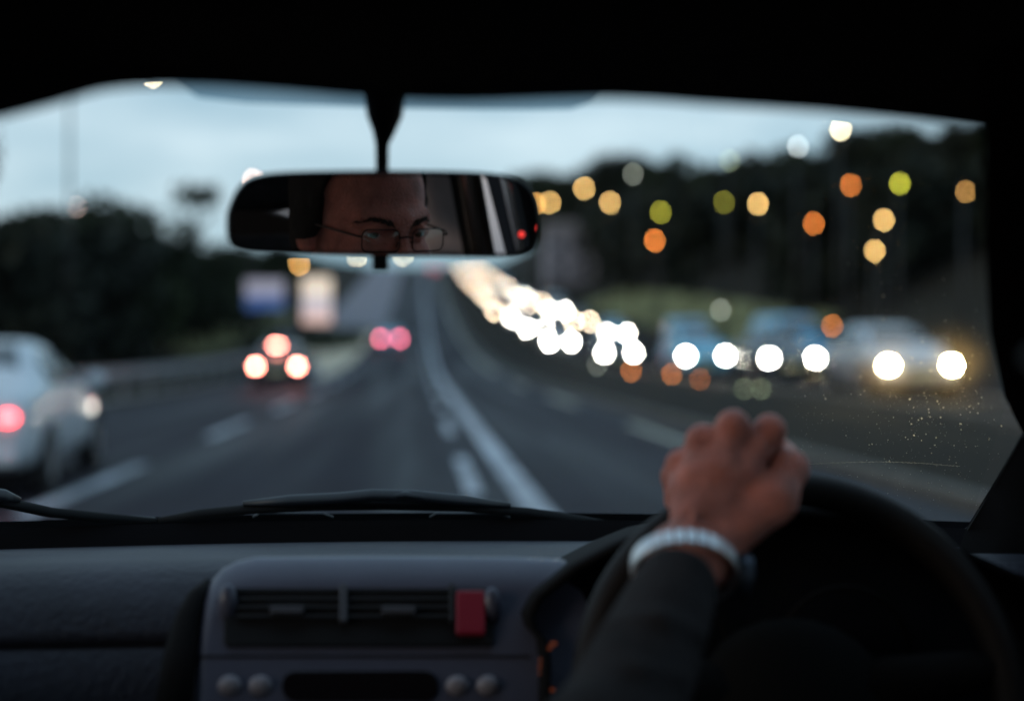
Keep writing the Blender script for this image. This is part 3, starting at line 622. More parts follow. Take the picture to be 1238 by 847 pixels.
# left pillar mirrored
m = MB(); rows = []
for px, py, d in pr:
    p = W(px, py, d); p = Vector((2*X0-p.x, p.y, p.z)); rows.append([p, p+Vector((-.02, -.045, .0)), p+Vector((-.10, -.09, .02)), p+Vector((-.15, .0, .03)), p+Vector((-.1, .05, .02)), p+Vector((-.01, .012, 0)), p])
m.grid(rows); cpart(m, 'windscreen_pillar', pillm, smooth=True, fix=False)
# doors, side pillars, side glass, rear
sideglass = bpy.data.materials.new('side_glass'); sideglass.use_nodes = True; nt = sideglass.node_tree; nt.nodes.clear()
out = N('ShaderNodeOutputMaterial'); tr = N('ShaderNodeBsdfTransparent'); tr.inputs[0].default_value = (.92, .94, .93, 1); gl = N('ShaderNodeBsdfGlossy'); gl.inputs['Roughness'].default_value = .02
fr = N('ShaderNodeFresnel'); fr.inputs[0].default_value = 1.2; m1 = N('ShaderNodeMixShader'); L(fr.outputs[0], m1.inputs[0]); L(tr.outputs[0], m1.inputs[1]); L(gl.outputs[0], m1.inputs[2]); L(m1.outputs[0], out.inputs[0])
for sg in (-1, 1):
    def sx_(x): return X0+sg*x
    for (y0, y1) in ((.30, 1.18), (-.80, .28)):
        m = MB(); m.grid([[q(sx_(x), y, z) for (x, z) in ((.64, -.12), (.70, -.13), (.72, -.3), (.72, -.62), (.70, -.92), (.66, -.92), (.645, -.5), (.645, -.2), (.64, -.12))] for y in np.linspace(y0, y1, 4)])
        dr = cpart(m, 'door', trimd, smooth=False, fix=False)
        m = MB(); m.tube([q(sx_(.62), y0+.25, -.33), q(sx_(.60), y0+.3, -.31), q(sx_(.60), y0+.55, -.31), q(sx_(.62), y0+.6, -.33)], .012, 8); cpart(m, 'door_handle', blackp, dr, smooth=True)
    def glass(y0, y1, t0, t1):
        m = MB(); m.grid([[q(sx_(.685), y0, -.12), q(sx_(.685), y1, -.12)], [q(sx_(.64), y0+(t0-y0)*.55, .06), q(sx_(.64), y1+(t1-y1)*.55, .06)], [q(sx_(.58), t0, .21), q(sx_(.58), t1, .21)]]); cpart(m, 'side_window', sideglass, smooth=True, fix=False)
    glass(.36, 1.45, .28, .92); glass(-.78, .12, -.72, .06); glass(-1.35, -.92, -1.15, -.84)
    for y0, y1, wd in ((.215, .145, .15), (-.85, -.78, .10)):
        m = MB()
        a = q(sx_(.66), y0, -.15); b = q(sx_(.62), (y0+y1)/2, .06); c = q(sx_(.56), y1, .22)
        for p, p2 in ((a, b), (b, c)):
            m.raw([p+Vector((0, -wd/2, 0)), p+Vector((0, wd/2, 0)), p+Vector((sg*.05, wd/2, 0)), p+Vector((sg*.05, -wd/2, 0)), p2+Vector((0, -wd/2, 0)), p2+Vector((0, wd/2, 0)), p2+Vector((sg*.05, wd/2, 0)), p2+Vector((sg*.05, -wd/2, 0))],
                  [(0, 1, 5, 4), (1, 2, 6, 5), (2, 3, 7, 6), (3, 0, 4, 7)])
        cpart(m, 'door_pillar', mat('pale_pillar_trim', (.74, .66, .70), .8, noise=.08, scale=30) if y0 > 0 else liner)
    for ya, yb, wd, nm, mm_ in ((.318, .262, .030, 'seat_belt', blackp), (.350, .294, .011, 'window_trim', mat('bright_trim', (.9, .78, .68), .25, .9, noise=0)), (.372, .316, .016, 'window_seal', rubber)):
        m = MB(); m.grid([[q(sx_(x), ya+(yb-ya)*t-wd/2, z), q(sx_(x), ya+(yb-ya)*t+wd/2, z)] for x, z, t in ((.655, -.15, 0), (.61, .06, .55), (.55, .22, 1))]); 
        if nm == 'window_trim': m = MB(); m.tube([q(sx_(x-.004), ya+(yb-ya)*t, z) for x, z, t in ((.655, -.15, 0), (.61, .06, .55), (.55, .22, 1))], .012, 12)
        cpart(m, nm, mm_, solid=0 if nm == 'window_trim' else .006, smooth=nm == 'window_trim', fix=False)
    m = MB(); m.grid([[q(sx_(.66), -1.38, -.15), q(sx_(.66), -1.30, -.15)], [q(sx_(.56), -1.20, .22), q(sx_(.56), -1.1, .22)]]); cpart(m, 'rear_pillar', liner, solid=.05, fix=False)
    m = MB(); m.grid([[q(sx_(x), y, z) for (x, z) in ((.64, -.12), (.72, -.14), (.74, -.5), (.70, -.92))] for y in (-1.75, -1.3, -.8)]); cpart(m, 'rear_wing', P['dark'], fix=False, solid=.02)
m = MB(); m.grid([[q(X0-.56, -1.72, -.12), q(X0+.56, -1.72, -.12)], [q(X0-.5, -1.38, .2), q(X0+.5, -1.38, .2)]]); cpart(m, 'rear_window', sideglass, fix=False)
m = MB(); m.box(q(X0, -1.78, -.5), (1.4, .08, .76)); cpart(m, 'tailgate', P['dark'])
m = MB(); m.box(q(X0, -.2, -.93), (1.36, 3.2, .05)); cpart(m, 'floor_pan', trimd)
m = MB(); m.grid([[q(X0+u*.68, y, z-.06*abs(u)**3) for u in np.linspace(-1, 1, 9)] for y, z in ((1.82, -.29), (2.1, -.33), (2.4, -.39), (2.65, -.5), (2.72, -.75))]); cpart(m, 'bonnet', P['dark'], smooth=True, solid=.02, fix=False)
m = MB(); m.ball(q(.608, .418, -.035), .0045, 10, 8); cpart(m, 'outside_light_bead', mat('red_light_bead', (.3, .02, .02), .4, em=(1, .05, .04), es=1.2, noise=0))  # added red glowing bead, stands in for a light outside the window
# seats
seatm = mat('seat_fabric', (.035, .033, .035), .9, noise=.2, scale=60, spec=.1)
def seat(xc, yb):
    m = MB(); m.box(q(xc, yb+.30, -.60), (.46, .50, .16)); s = cpart(m, 'front_seat', seatm, bevel=.04)
    m = MB(); m.box(q(xc, yb, -.32), (.44, .10, .50), Matrix.Rotation(R(12), 3, 'X')); cpart(m, 'backrest', seatm, s, bevel=.04)
    m = MB(); m.box(q(xc, yb-.09, .03), (.24, .08, .15), Matrix.Rotation(R(8), 3, 'X')); cpart(m, 'headrest', seatm, s, bevel=.03)
seat(.30, .20); seat(2*X0-.30, .20)
m = MB(); m.box(q(X0, -.85, -.60), (1.22, .50, .16)); s = cpart(m, 'rear_seat', seatm, bevel=.04)
m = MB(); m.box(q(X0, -1.16, -.36), (1.22, .12, .48), Matrix.Rotation(R(14), 3, 'X')); cpart(m, 'backrest', seatm, s, bevel=.04)
for sg in (-1, 1): m = MB(); m.box(q(X0+sg*.34, -1.22, -.05), (.25, .08, .14)); cpart(m, 'headrest', seatm, s, bevel=.03)

# dashboard
prof = [(1.70, -.235), (1.66, -.222), (1.50, -.208), (1.36, -.196), (1.325, -.194), (1.295, -.198), (1.275, -.206), (1.255, -.222), (1.243, -.240), (1.238, -.2505), (1.246, -.2530), (1.236, -.2555), (1.225, -.29), (1.21, -.36), (1.24, -.46), (1.32, -.62)]
m = MB(); m.grid([[q(X0+u*.70, y-.10*u*u*(1 if y > 1.4 else .3), z) for y, z in prof] for u in np.linspace(-1, 1, 31)])
dash = cpart(m, 'dashboard', dashm, smooth=True, fix=False); dash['label'] = 'grey moulded dashboard with central vents'
m = MB(); m.grid([[WS(X0+u*.66, s, o)+Vector((0, 0, dz)) for s, o, dz in ((.035, -.0, -.001), (.02, -.03, -.012), (-.01, -.05, -.012), (-.05, .0, -.03))] for u in np.linspace(-1, 1, 25)])
cpart(m, 'windscreen_base', mat('matt_black', (.006, .006, .007), .95, noise=0, spec=.05), dash, smooth=True, fix=False)
m = MB(); m.grid([[WS(X0+u*.68, s, .01)+Vector((0, oy, dz)) for s, oy, dz in ((.028, .012, .001), (.012, .03, .0), (-.02, .08, -.01), (-.10, .16, -.04))] for u in np.linspace(-1, 1, 25)])
cpart(m, 'scuttle', blackp, smooth=True, fix=False)
m = MB(); m.tube([WS(X0+u*.655, .030, -.003) for u in np.linspace(-1, 1, 25)], .0016, 6); cpart(m, 'seal', mat('grey_rubber', (.10, .11, .12), .4, noise=0), dash)
# centre pod: a sloped face that everything on it is laid on
FP0 = q(0, 1.165, -.25); FN = Vector((0, -1, .62)).normalized(); FU = Vector((0, .62, 1)).normalized()
def on(px, py, h=0): return hitplane(px, py, FP0, FN)+FN*h
outl = [(232, 860), (234, 800), (238, 755), (244, 720), (252, 700), (266, 684), (284, 675), (308, 670), (400, 669), (520, 669), (620, 670), (680, 672), (712, 690), (726, 740), (730, 860)]
m = MB(); rows = []
ctr = on(440, 800)
for k, (h, ix, iy) in enumerate([(.0, 17, 41), (.0, 14, 36), (-.0010, 9, 26), (-.0035, 5, 17), (-.0075, 2, 9), (-.013, 0, 3), (-.021, -1, 0), (-.06, -1, 0), (-.14, 0, 0)]):
    row = []
    for px, py in outl:
        ff = max(0, min(1, (790-py)/100)); p = on(450+(px-450)*(1-ix/215), py+iy*ff); row.append(p+Vector((0, -h, h*.24)))
    rows.append(row)
m.grid(rows); n0 = len(outl)
pod = MB(); pod.v = m.v; pod.f = list(m.f); pod.f.append(tuple(range(n0)))
pod = cpart(pod, 'centre_console', dash2, smooth=True, bevel=0)
pm_ = pod.modifiers.new('w', 'WEIGHTED_NORMAL'); pm_.keep_sharp = False
def plate(pts, h0, h1, name, mt, parent=pod, bevel=.0015):
    a = [on(x, y, h1) for x, y in pts]; b = [on(x, y, h0) for x, y in pts]; n = len(a); mm = MB()
    mm.raw(a+b, [tuple(range(n)), tuple(range(2*n-1, n-1, -1))]+[(i, i+n, (i+1) % n+n, (i+1) % n) for i in range(n)])
    return cpart(mm, name, mt, parent, bevel=bevel)
def rrect(x0, y0, x1, y1, r, n=5):
    pts = []
    for cx, cy, a0 in ((x1-r, y0+r, -90), (x1-r, y1-r, 0), (x0+r, y1-r, 90), (x0+r, y0+r, 180)):
        for k in range(n+1): a = R(a0+90*k/n); pts.append((cx+r*math.cos(a), cy+r*math.sin(a)))
    return pts
vb = mat('vent_black', (.006, .006, .007), .5, noise=0, spec=.3); vsl = mat('vent_slat', (.02, .021, .024), .4, noise=0, spec=.5); tabm = mat('vent_tab', (.055, .055, .065), .4, noise=0)
# parts of the dashboard that sit on the console
plate(rrect(271, 712, 597, 782, 6), .0, .0035, 'air_vent', vb, dash)
for yy in (717, 727, 737, 748):
    for x0, x1 in ((287, 411), (420, 546)):
        plate([(x0, yy-1.8), (x1, yy-1.8), (x1, yy+1.8), (x0, yy+1.8)], .0045, .0085, 'vent_slat', vsl, dash, 0)
for x0, x1 in ((411, 420), (543, 549)): plate([(x0, 711), (x1, 711), (x1, 756), (x0, 756)], .004, .011, 'vent_divider', vsl if x0 > 500 else mat('vent_divider', (.07, .075, .09), .4, noise=0), dash, .0008)
for x0, x1 in ((328, 368), (462, 502)): plate(rrect(x0, 739, x1, 748, 3), .008, .014, 'vent_tab', tabm, dash, .0008)
plate(rrect(551, 719, 586, 771, 4), .004, .012, 'hazard_button', mat('red_button', (.17, .011, .024), .4, em=(1, .05, .12), es=.012, noise=.1), dash, .002)
for px, py, in ((276, 732), (594, 736)):
    mm = MB(); c = on(px, py, .004); mm.ball(c, (.0085, .008, .017), 14, 10); cpart(mm, 'vent_wheel', dash2, dash, smooth=True)
plate([(234, 792), (640, 792), (640, 794), (234, 794)], -.001, .0012, 'panel_seam', trimd, dash, 0)
plate(rrect(341, 811, 530, 848, 17), .0, .003, 'display', mat('display_glass', (.008, .006, .007), .15, noise=0), dash)
for px in (278, 315, 553, 590):
    mm = MB(); mm.ball(on(px, 829, .001), (.0098, .006, .0085), 16, 10); cpart(mm, 'round_button', mat('button_grey', (.26, .24, .27), .4, noise=0), dash, smooth=True)
mm = MB(); mm.tube([on(250, 695, -.02), on(236, 716, -.012), on(226, 745, -.008), on(217, 790, -.004), on(208, 860, -.0)], [.006, .009, .012, .014, .015], 10, flat=1.0); cpart(mm, 'console_edge', trimd, dash, smooth=True)
# instrument hood behind the wheel
ho = [(652, 880), (654, 800), (650, 772), (636, 757), (632, 742), (644, 718), (690, 682), (740, 656), (790, 636), (870, 618), (960, 612), (1050, 618), (1110, 634), (1165, 660), (1230, 690), (1330, 720), (1400, 880)]
def hoD(py): return 1.12+.085*(880-py)/268
m = MB(); rows = []; cc = W(930, 860, 1.126)
for k, (dy, sc) in enumerate([(.16, .99), (.02, 1.0), (0, .99), (-.0, .96), (.02, .945), (.035, .93)]):
    rows.append([cc+(W(px, py, hoD(py))-cc)*sc+Vector((0, dy, -dy*.12)) for px, py in ho])
m.grid(rows); hood = cpart(m, 'instrument_hood', trimd, smooth=True, fix=False)
m = MB(); m.raw([cc+(W(px, py, hoD(py))-cc)*.935+Vector((0, .033, 0)) for px, py in ho], [tuple(range(len(ho)))]); cpart(m, 'instrument_panel', MATS['matt_black'], hood)
amb = mat('gauge_glow', (.05, .02, .01), .5, em=(1, .2, .05), es=.10, noise=0)
for px in (800, 1020):
    m = MB(); c = W(px, 790, 1.17); m.tube([c+Vector((.055*math.cos(a), 0, .055*math.sin(a))) for a in np.linspace(0, 2*math.pi, 25)[:-1]], .0025, 6, closed=True); gd = cpart(m, 'gauge', trimd, hood)
    m = MB(); m.tube([c, c+Vector((-.03, -.003, .025))], .0012, 5); cpart(m, 'gauge_needle', amb, hood)
m = MB(); rg = random.Random(2)
for a in np.linspace(2.2, 4.0, 9):
    c = W(690, 806, 1.155)+Vector((.024*math.cos(a), 0, .024*math.sin(a))); m.ball(c, (.003, .001, .0015), 6, 4)
cpart(m, 'gauge_marks', amb, hood)
# stalk / right vent seen through the wheel
m = MB(); m.box(W(1118, 668, 1.36), (.05, .05, .018), Matrix.Rotation(R(12), 3, 'Y')); cpart(m, 'side_vent', dash2, dash, bevel=.004)
m = MB(); m.tube([W(1085, 640, 1.30), W(1060, 622, 1.29), W(1032, 612, 1.28)], [.005, .004, .003], 8); cpart(m, 'column_stalk', trimd, hood, smooth=True)

# steering wheel
WC = W(970, 843, 1.10); tilt = R(20); WN = Vector((0, -math.cos(tilt), math.sin(tilt))); WU = Vector((0, math.sin(tilt), math.cos(tilt))); WR = .1655
leather = mat('leather', (.011, .008, .007), .6, noise=.15, scale=90, bump=.15, spec=.2)
def rim(a, rr=WR): return WC+Vector((1, 0, 0))*math.cos(a)*rr+WU*math.sin(a)*rr
m = MB(); m.tube([rim(a) for a in np.linspace(0, 2*math.pi, 73)[:-1]], .0145, 14, closed=True, flat=1.0)
sw = cpart(m, 'steering_wheel', leather, smooth=True); sw['label'] = 'thick black leather steering wheel'
for a in (R(8), R(172), R(270)):
    m = MB(); m.tube([rim(a, WR-.004)+WN*-.002, rim(a, WR*.75)+WN*-.018, rim(a, WR*.35)+WN*-.03], [.013, .019, .026], 10, flat=1.0); cpart(m, 'spoke', trimd, sw, smooth=True)
m = MB(); m.ball(WC-WN*.025, (.078, .03, .066), 20, 12, Matrix.Rotation(-tilt, 3, 'X')); cpart(m, 'horn_pad', mat('hub_black', (.005, .005, .005), .8, noise=0, spec=.1), sw, smooth=True)
m = MB(); m.tube([WC-WN*.03, WC-WN*.22], [.035, .045], 12); cpart(m, 'steering_column', blackp, smooth=True)

# wipers lying at the foot of the screen (outside)
def wp(px, py, off): 
    return onws(px, py, 0)+Vector((0, off, off*.22))
wm_ = mat('wiper_black', (.012, .013, .016), .45, noise=.1, scale=50, spec=.5)
def wiper(blade, arm, hump):
    m = MB(); m.tube([wp(x, y, .012) for x, y in arm], [.0045]*(len(arm)-1)+[.003], 8); o = cpart(m, 'wiper', wm_, smooth=True)
    m = MB(); m.tube([wp(x, y, .008) for x, y in blade], [.002]+[.0042]*(len(blade)-2)+[.002], 8, flat=1.4); cpart(m, 'wiper_blade', rubber, o, smooth=True)
    m = MB(); m.tube([wp(x, y-1, .014) for x, y in hump], [.003]+[.0075]*(len(hump)-2)+[.003], 8); cpart(m, 'wiper_bridge', wm_, o, smooth=True)
    for cx in (340, 555):
        if cx > blade[0][0] and cx < blade[-1][0]:
            m = MB(); m.tube([wp(cx-35, 629, .012), wp(cx-28, 625, .012), wp(cx+50, 625, .012), wp(cx+62, 629, .012)], .0016, 6); cpart(m, 'wiper_clip', wm_, o)
wiper([(190, 631), (240, 624), (300, 618), (380, 614), (470, 613), (560, 615), (640, 622), (700, 631), (755, 638)], [(770, 644), (700, 634), (600, 618), (540, 608), (490, 602), (430, 606)], [(292, 614), (350, 611), (410, 608), (450, 604), (500, 605), (560, 611), (618, 616)])
wiper([(-140, 598), (-60, 600), (10, 612), (60, 622), (120, 628), (190, 632)], [(-200, 600), (-60, 604), (30, 618), (90, 627), (185, 632)], [(-140, 592), (-60, 596), (0, 605), (20, 610)])

# ---------------------------------------------------------------- interior mirror, aimed at the driver's eyes
EYE = q(.315, .565, -.005)                               # point between the driver's eyes
MC = W(463, 257, 1.08)
aimp = W(487, 284, 1.08)
nv = ((CAM-aimp).normalized()+(EYE-aimp).normalized()).normalized()
mx_ = Vector((0, 0, 1)).cross(nv).normalized()           # to the left seen from the mirror's front: fix direction below
if mx_.x < 0: mx_ = -mx_
mz_ = nv.cross(mx_); 
if mz_.z < 0: mz_ = -mz_
def onm(px, py, h=0):
    r = ray(px, py); return CAM+r*((MC-CAM).dot(nv)/r.dot(nv))+nv*h
mo = [(275, 262), (277, 292), (290, 304), (330, 308), (400, 310), (463, 311), (530, 311), (600, 312), (632, 309), (648, 298), (652, 275), (650, 248), (640, 226), (620, 214), (580, 208), (500, 206), (420, 206), (340, 208), (306, 214), (290, 226), (280, 244)]
def loop(pts, sc, h):
    c = onm(463, 259); return [c+(onm(x, y)-c)*1.0 + (onm(x, y)-c)*(sc-1)+nv*h for x, y in pts]
def inset(pts, d):
    cx, cy = 463, 259; o = []
    for x, y in pts:
        hx, hy = 188., 53.; o.append((cx+(x-cx)*(hx-d)/hx, cy+(y-cy)*(hy-d)/hy))
    return o
def smoothloop(pts, n=4):
    o = []; k = len(pts)
    for i in range(k):
        p0, p1, p2, p3 = pts[i-1], pts[i], pts[(i+1) % k], pts[(i+2) % k]
        for j in range(n):
            t = j/n; o.append(tuple(.5*((2*p1[c])+(-p0[c]+p2[c])*t+(2*p0[c]-5*p1[c]+4*p2[c]-p3[c])*t*t+(-p0[c]+3*p1[c]-3*p2[c]+p3[c])*t**3) for c in (0, 1)))
    return o
mo = smoothloop(mo)
m = MB(); rows = [[onm(x, y, .002) for x, y in inset(mo, 5.0)], [onm(x, y, .003) for x, y in inset(mo, 3)], [onm(x, y, .0) for x, y in mo], [onm(x, y, -.006) for x, y in mo], [onm(x, y, -.022) for x, y in inset(mo, 12)], [onm(x, y, -.034) for x, y in inset(mo, 36)]]
rows = [r+[r[0]] for r in rows]; m.grid(rows); nn = len(rows[0])
m.f.append(tuple(range((len(rows)-1)*nn, len(rows)*nn-1)))
mir = cpart(m, 'mirror', blackp, smooth=True, fix=True); mir['label'] = 'wide interior mirror in a black housing'
m = MB(); m.raw([onm(x, y, .0005) for x, y in inset(mo, 4.5)], [tuple(range(len(mo)))])
mgl = mat('mirror_silver', (.86, .81, .80), .0, 1.0, noise=0); cpart(m, 'mirror_glass', mgl, mir)
m = MB(); m.tube([W(462, 216, 1.10), W(462, 175, 1.085), W(464, 160, 1.08), W(465, 140, 1.07), W(465, 112, 1.06), W(465, 90, 1.05)], [.0048, .0052, .0085, .0135, .0155, .02], 12); cpart(m, 'mirror_stem', blackp, mir, smooth=True)
m = MB(); m.box(onm(463, 318, -.008), (.013, .012, .014)); cpart(m, 'dip_lever', blackp, mir, bevel=.002)

# ================================================================ the driver: one continuous body grown from blended limbs
class Field:
    def __init__(s, lo, hi, h):
        s.lo = np.array(lo); s.h = h; s.n = np.ceil((np.array(hi)-s.lo)/h).astype(int)+1; s.d = np.full(s.n, .05, np.float32)
    def region(s, a, b, pad):
        i0 = np.clip(np.floor((np.array(a)-pad-s.lo)/s.h).astype(int), 0, s.n-1); i1 = np.clip(np.ceil((np.array(b)+pad-s.lo)/s.h).astype(int)+1, 1, s.n)
        sl = tuple(slice(p, q_) for p, q_ in zip(i0, i1))
        X = [(s.lo[k]+s.h*np.arange(i0[k], i1[k])).astype(np.float32) for k in range(3)]
        return sl, X[0][:, None, None], X[1][None, :, None], X[2][None, None, :]
    def blend(s, sl, p, k, cut=False):
        d = s.d[sl]
        if cut:
            p = -p; hh = np.clip(.5-.5*(d-p)/k, 0, 1); s.d[sl] = d*(1-hh)+p*hh+k*hh*(1-hh); return
        hh = np.clip(.5+.5*(d-p)/k, 0, 1); s.d[sl] = d*(1-hh)+p*hh-k*hh*(1-hh)
    def cap(s, a, b, ra, rb, k=.012, cut=False, sq=None):
        a = np.array(a, float); b = np.array(b, float); r = max(ra, rb)
        sl, X, Y, Z = s.region(np.minimum(a, b)-r, np.maximum(a, b)+r, .045)
        ab = b-a; t = ((X-a[0])*ab[0]+(Y-a[1])*ab[1]+(Z-a[2])*ab[2])/max(1e-9, ab.dot(ab)); t = np.clip(t, 0, 1)
        p = np.sqrt((X-a[0]-t*ab[0])**2+(Y-a[1]-t*ab[1])**2+(Z-a[2]-t*ab[2])**2)-(ra+(rb-ra)*t); s.blend(sl, p, k, cut)
    def chain(s, pts, rs, k=.008):
        for i in range(len(pts)-1): s.cap(pts[i], pts[i+1], rs[i], rs[i+1], k)
    def ell(s, c, r, k=.012, M=None, cut=False):
        c = np.array(c, float); r = np.array(r, float); sl, X, Y, Z = s.region(c-r.max(), c+r.max(), .045)
        x, y, z = X-c[0], Y-c[1], Z-c[2]
        if M is not None: x, y, z = (M[0][0]*x+M[1][0]*y+M[2][0]*z, M[0][1]*x+M[1][1]*y+M[2][1]*z, M[0][2]*x+M[1][2]*y+M[2][2]*z)
        k0 = np.sqrt((x/r[0])**2+(y/r[1])**2+(z/r[2])**2); k1 = np.sqrt((x/r[0]**2)**2+(y/r[1]**2)**2+(z/r[2]**2)**2)
        s.blend(sl, (k0*(k0-1)/np.maximum(k1, 1e-6)).astype(np.float32), k, cut)
    def mesh(s):
        D = s.d; I = D < 0; n = np.array(D.shape); c = np.zeros(tuple(n-1), np.int8)
        for dx in (0, 1):
            for dy in (0, 1):
                for dz in (0, 1): c += I[dx:n[0]-1+dx, dy:n[1]-1+dy, dz:n[2]-1+dz]
        act = (c > 0) & (c < 8); A = np.argwhere(act); idx = np.full(act.shape, -1, np.int32); idx[act] = np.arange(len(A))
        acc = np.zeros((len(A), 3)); cnt = np.zeros(len(A))
        cor = [(a, b, c_) for a in (0, 1) for b in (0, 1) for c_ in (0, 1)]
        V8 = {o: D[A[:, 0]+o[0], A[:, 1]+o[1], A[:, 2]+o[2]] for o in cor}
        for o in cor:
            for ax in range(3):
                if o[ax]: continue
                o2 = list(o); o2[ax] = 1; o2 = tuple(o2); v0, v1 = V8[o], V8[o2]; x = (v0 < 0) != (v1 < 0)
                t = np.where(x, v0/np.where(x, v0-v1, 1), 0); p = np.tile(np.array(o, float), (len(A), 1)); p[:, ax] = t; acc += p*x[:, None]; cnt += x
        vs = s.lo+(A+acc/cnt[:, None])*s.h; F_ = []
        for ax in range(3):
            u, v = (ax+1) % 3, (ax+2) % 3
            s0 = [slice(None)]*3; s1 = [slice(None)]*3; s0[ax] = slice(0, -1); s1[ax] = slice(1, None)
            a, b = I[tuple(s0)], I[tuple(s1)]; E = np.argwhere(a != b); E = E[(E[:, u] > 0) & (E[:, v] > 0) & (E[:, u] < n[u]-1) & (E[:, v] < n[v]-1)]
            fl = a[E[:, 0], E[:, 1], E[:, 2]]; qd = []
            for du, dv in ((-1, -1), (0, -1), (0, 0), (-1, 0)):
                e = E.copy(); e[:, u] += du; e[:, v] += dv; qd.append(idx[e[:, 0], e[:, 1], e[:, 2]])
            qd = np.stack(qd, 1); qd[~fl] = qd[~fl][:, ::-1]; F_.append(qd)
        F_ = np.concatenate(F_); F_ = F_[(F_ >= 0).all(1)]; return vs, F_
    def build(s, name, m, parent=None, off=(0, 0, 0)):
        vs, fs = s.mesh(); vs = vs-np.array(off); me = bpy.data.meshes.new(name)
        me.vertices.add(len(vs)); me.vertices.foreach_set('co', vs.astype(np.float32).ravel()); me.loops.add(len(fs)*4); me.loops.foreach_set('vertex_index', fs.astype(np.int32).ravel())
        me.polygons.add(len(fs)); me.polygons.foreach_set('loop_start', np.arange(len(fs), dtype=np.int32)*4); me.update(calc_edges=True); me.validate()
        o = link(name, me, m, parent, True); return o
HX, HY, HZ = .315, .475, CZ-.005                         # head centre, at eye height
def hd(x, y, z): return (HX+x/1000., HY+y/1000., HZ+z/1000.)
def qq(x, y, z): return np.array((x, y, z+CZ))
def WW(px, py, d): return np.array(W(px, py, d))
skin = mat('skin', (.60, .21, .155), .42, noise=.34, scale=38, bump=.9, spec=.35, sub=.25)
shirtm = mat('dark_sweater', (.030, .026, .027), .9, noise=.3, scale=30, bump=.8, spec=.2)
trousm = mat('dark_trousers', (.02, .022, .03), .9, noise=.15, scale=60)
SH = {-1: qq(.13, .47, -.24), 1: qq(.50, .44, -.24)}
WL = WW(834, 672, 1.060); EL = qq(.062, .78, -.315)
RG = np.array(rim(R(-28))); WRr = RG+np.array((.035, -.085, -.05)); ER = qq(.57, .74, -.44)
def hand(f, mcp, wrist, fing, thumb):
    rs = [.0115, .0125, .0128, .0120]
    for i, p in enumerate(mcp):
        b = wrist+(p-wrist)*.18+np.array((0, 0, 0)); f.cap(b, p, .0155, rs[i]-.0012, .007)
        f.cap(wrist+(p-wrist)*.30+np.array((0, -.011, .002)), p+np.array((0, -.004, .001)), .0045, .0055, .004); f.ell(p+np.array((0, -.003, .002)), (rs[i]*.95,)*3, .003)
    for i in range(3): f.cap(wrist*.4+mcp[i]*.6, wrist*.4+mcp[i+1]*.6, .0125, .0125, .010)
    for i, ch in enumerate(fing): r = rs[i]*.92; f.chain([mcp[i]]+ch, [rs[i]+.0006, r*.98, r*.88, r*.75], .0045)
    v0 = wrist*.55+mcp[1]*.45+np.array((0, -.0165, .0)); f.chain([wrist+np.array((-.004, -.018, .012)), v0, mcp[0]*.5+mcp[1]*.5+np.array((0, -.010, -.012))], [.0022, .0026, .002], .003); f.chain([v0, mcp[2]*.5+mcp[3]*.5+np.array((0, -.010, -.014))], [.0026, .002], .003)
    f.chain(thumb, [.019, .0165, .0125, .0095], .009)
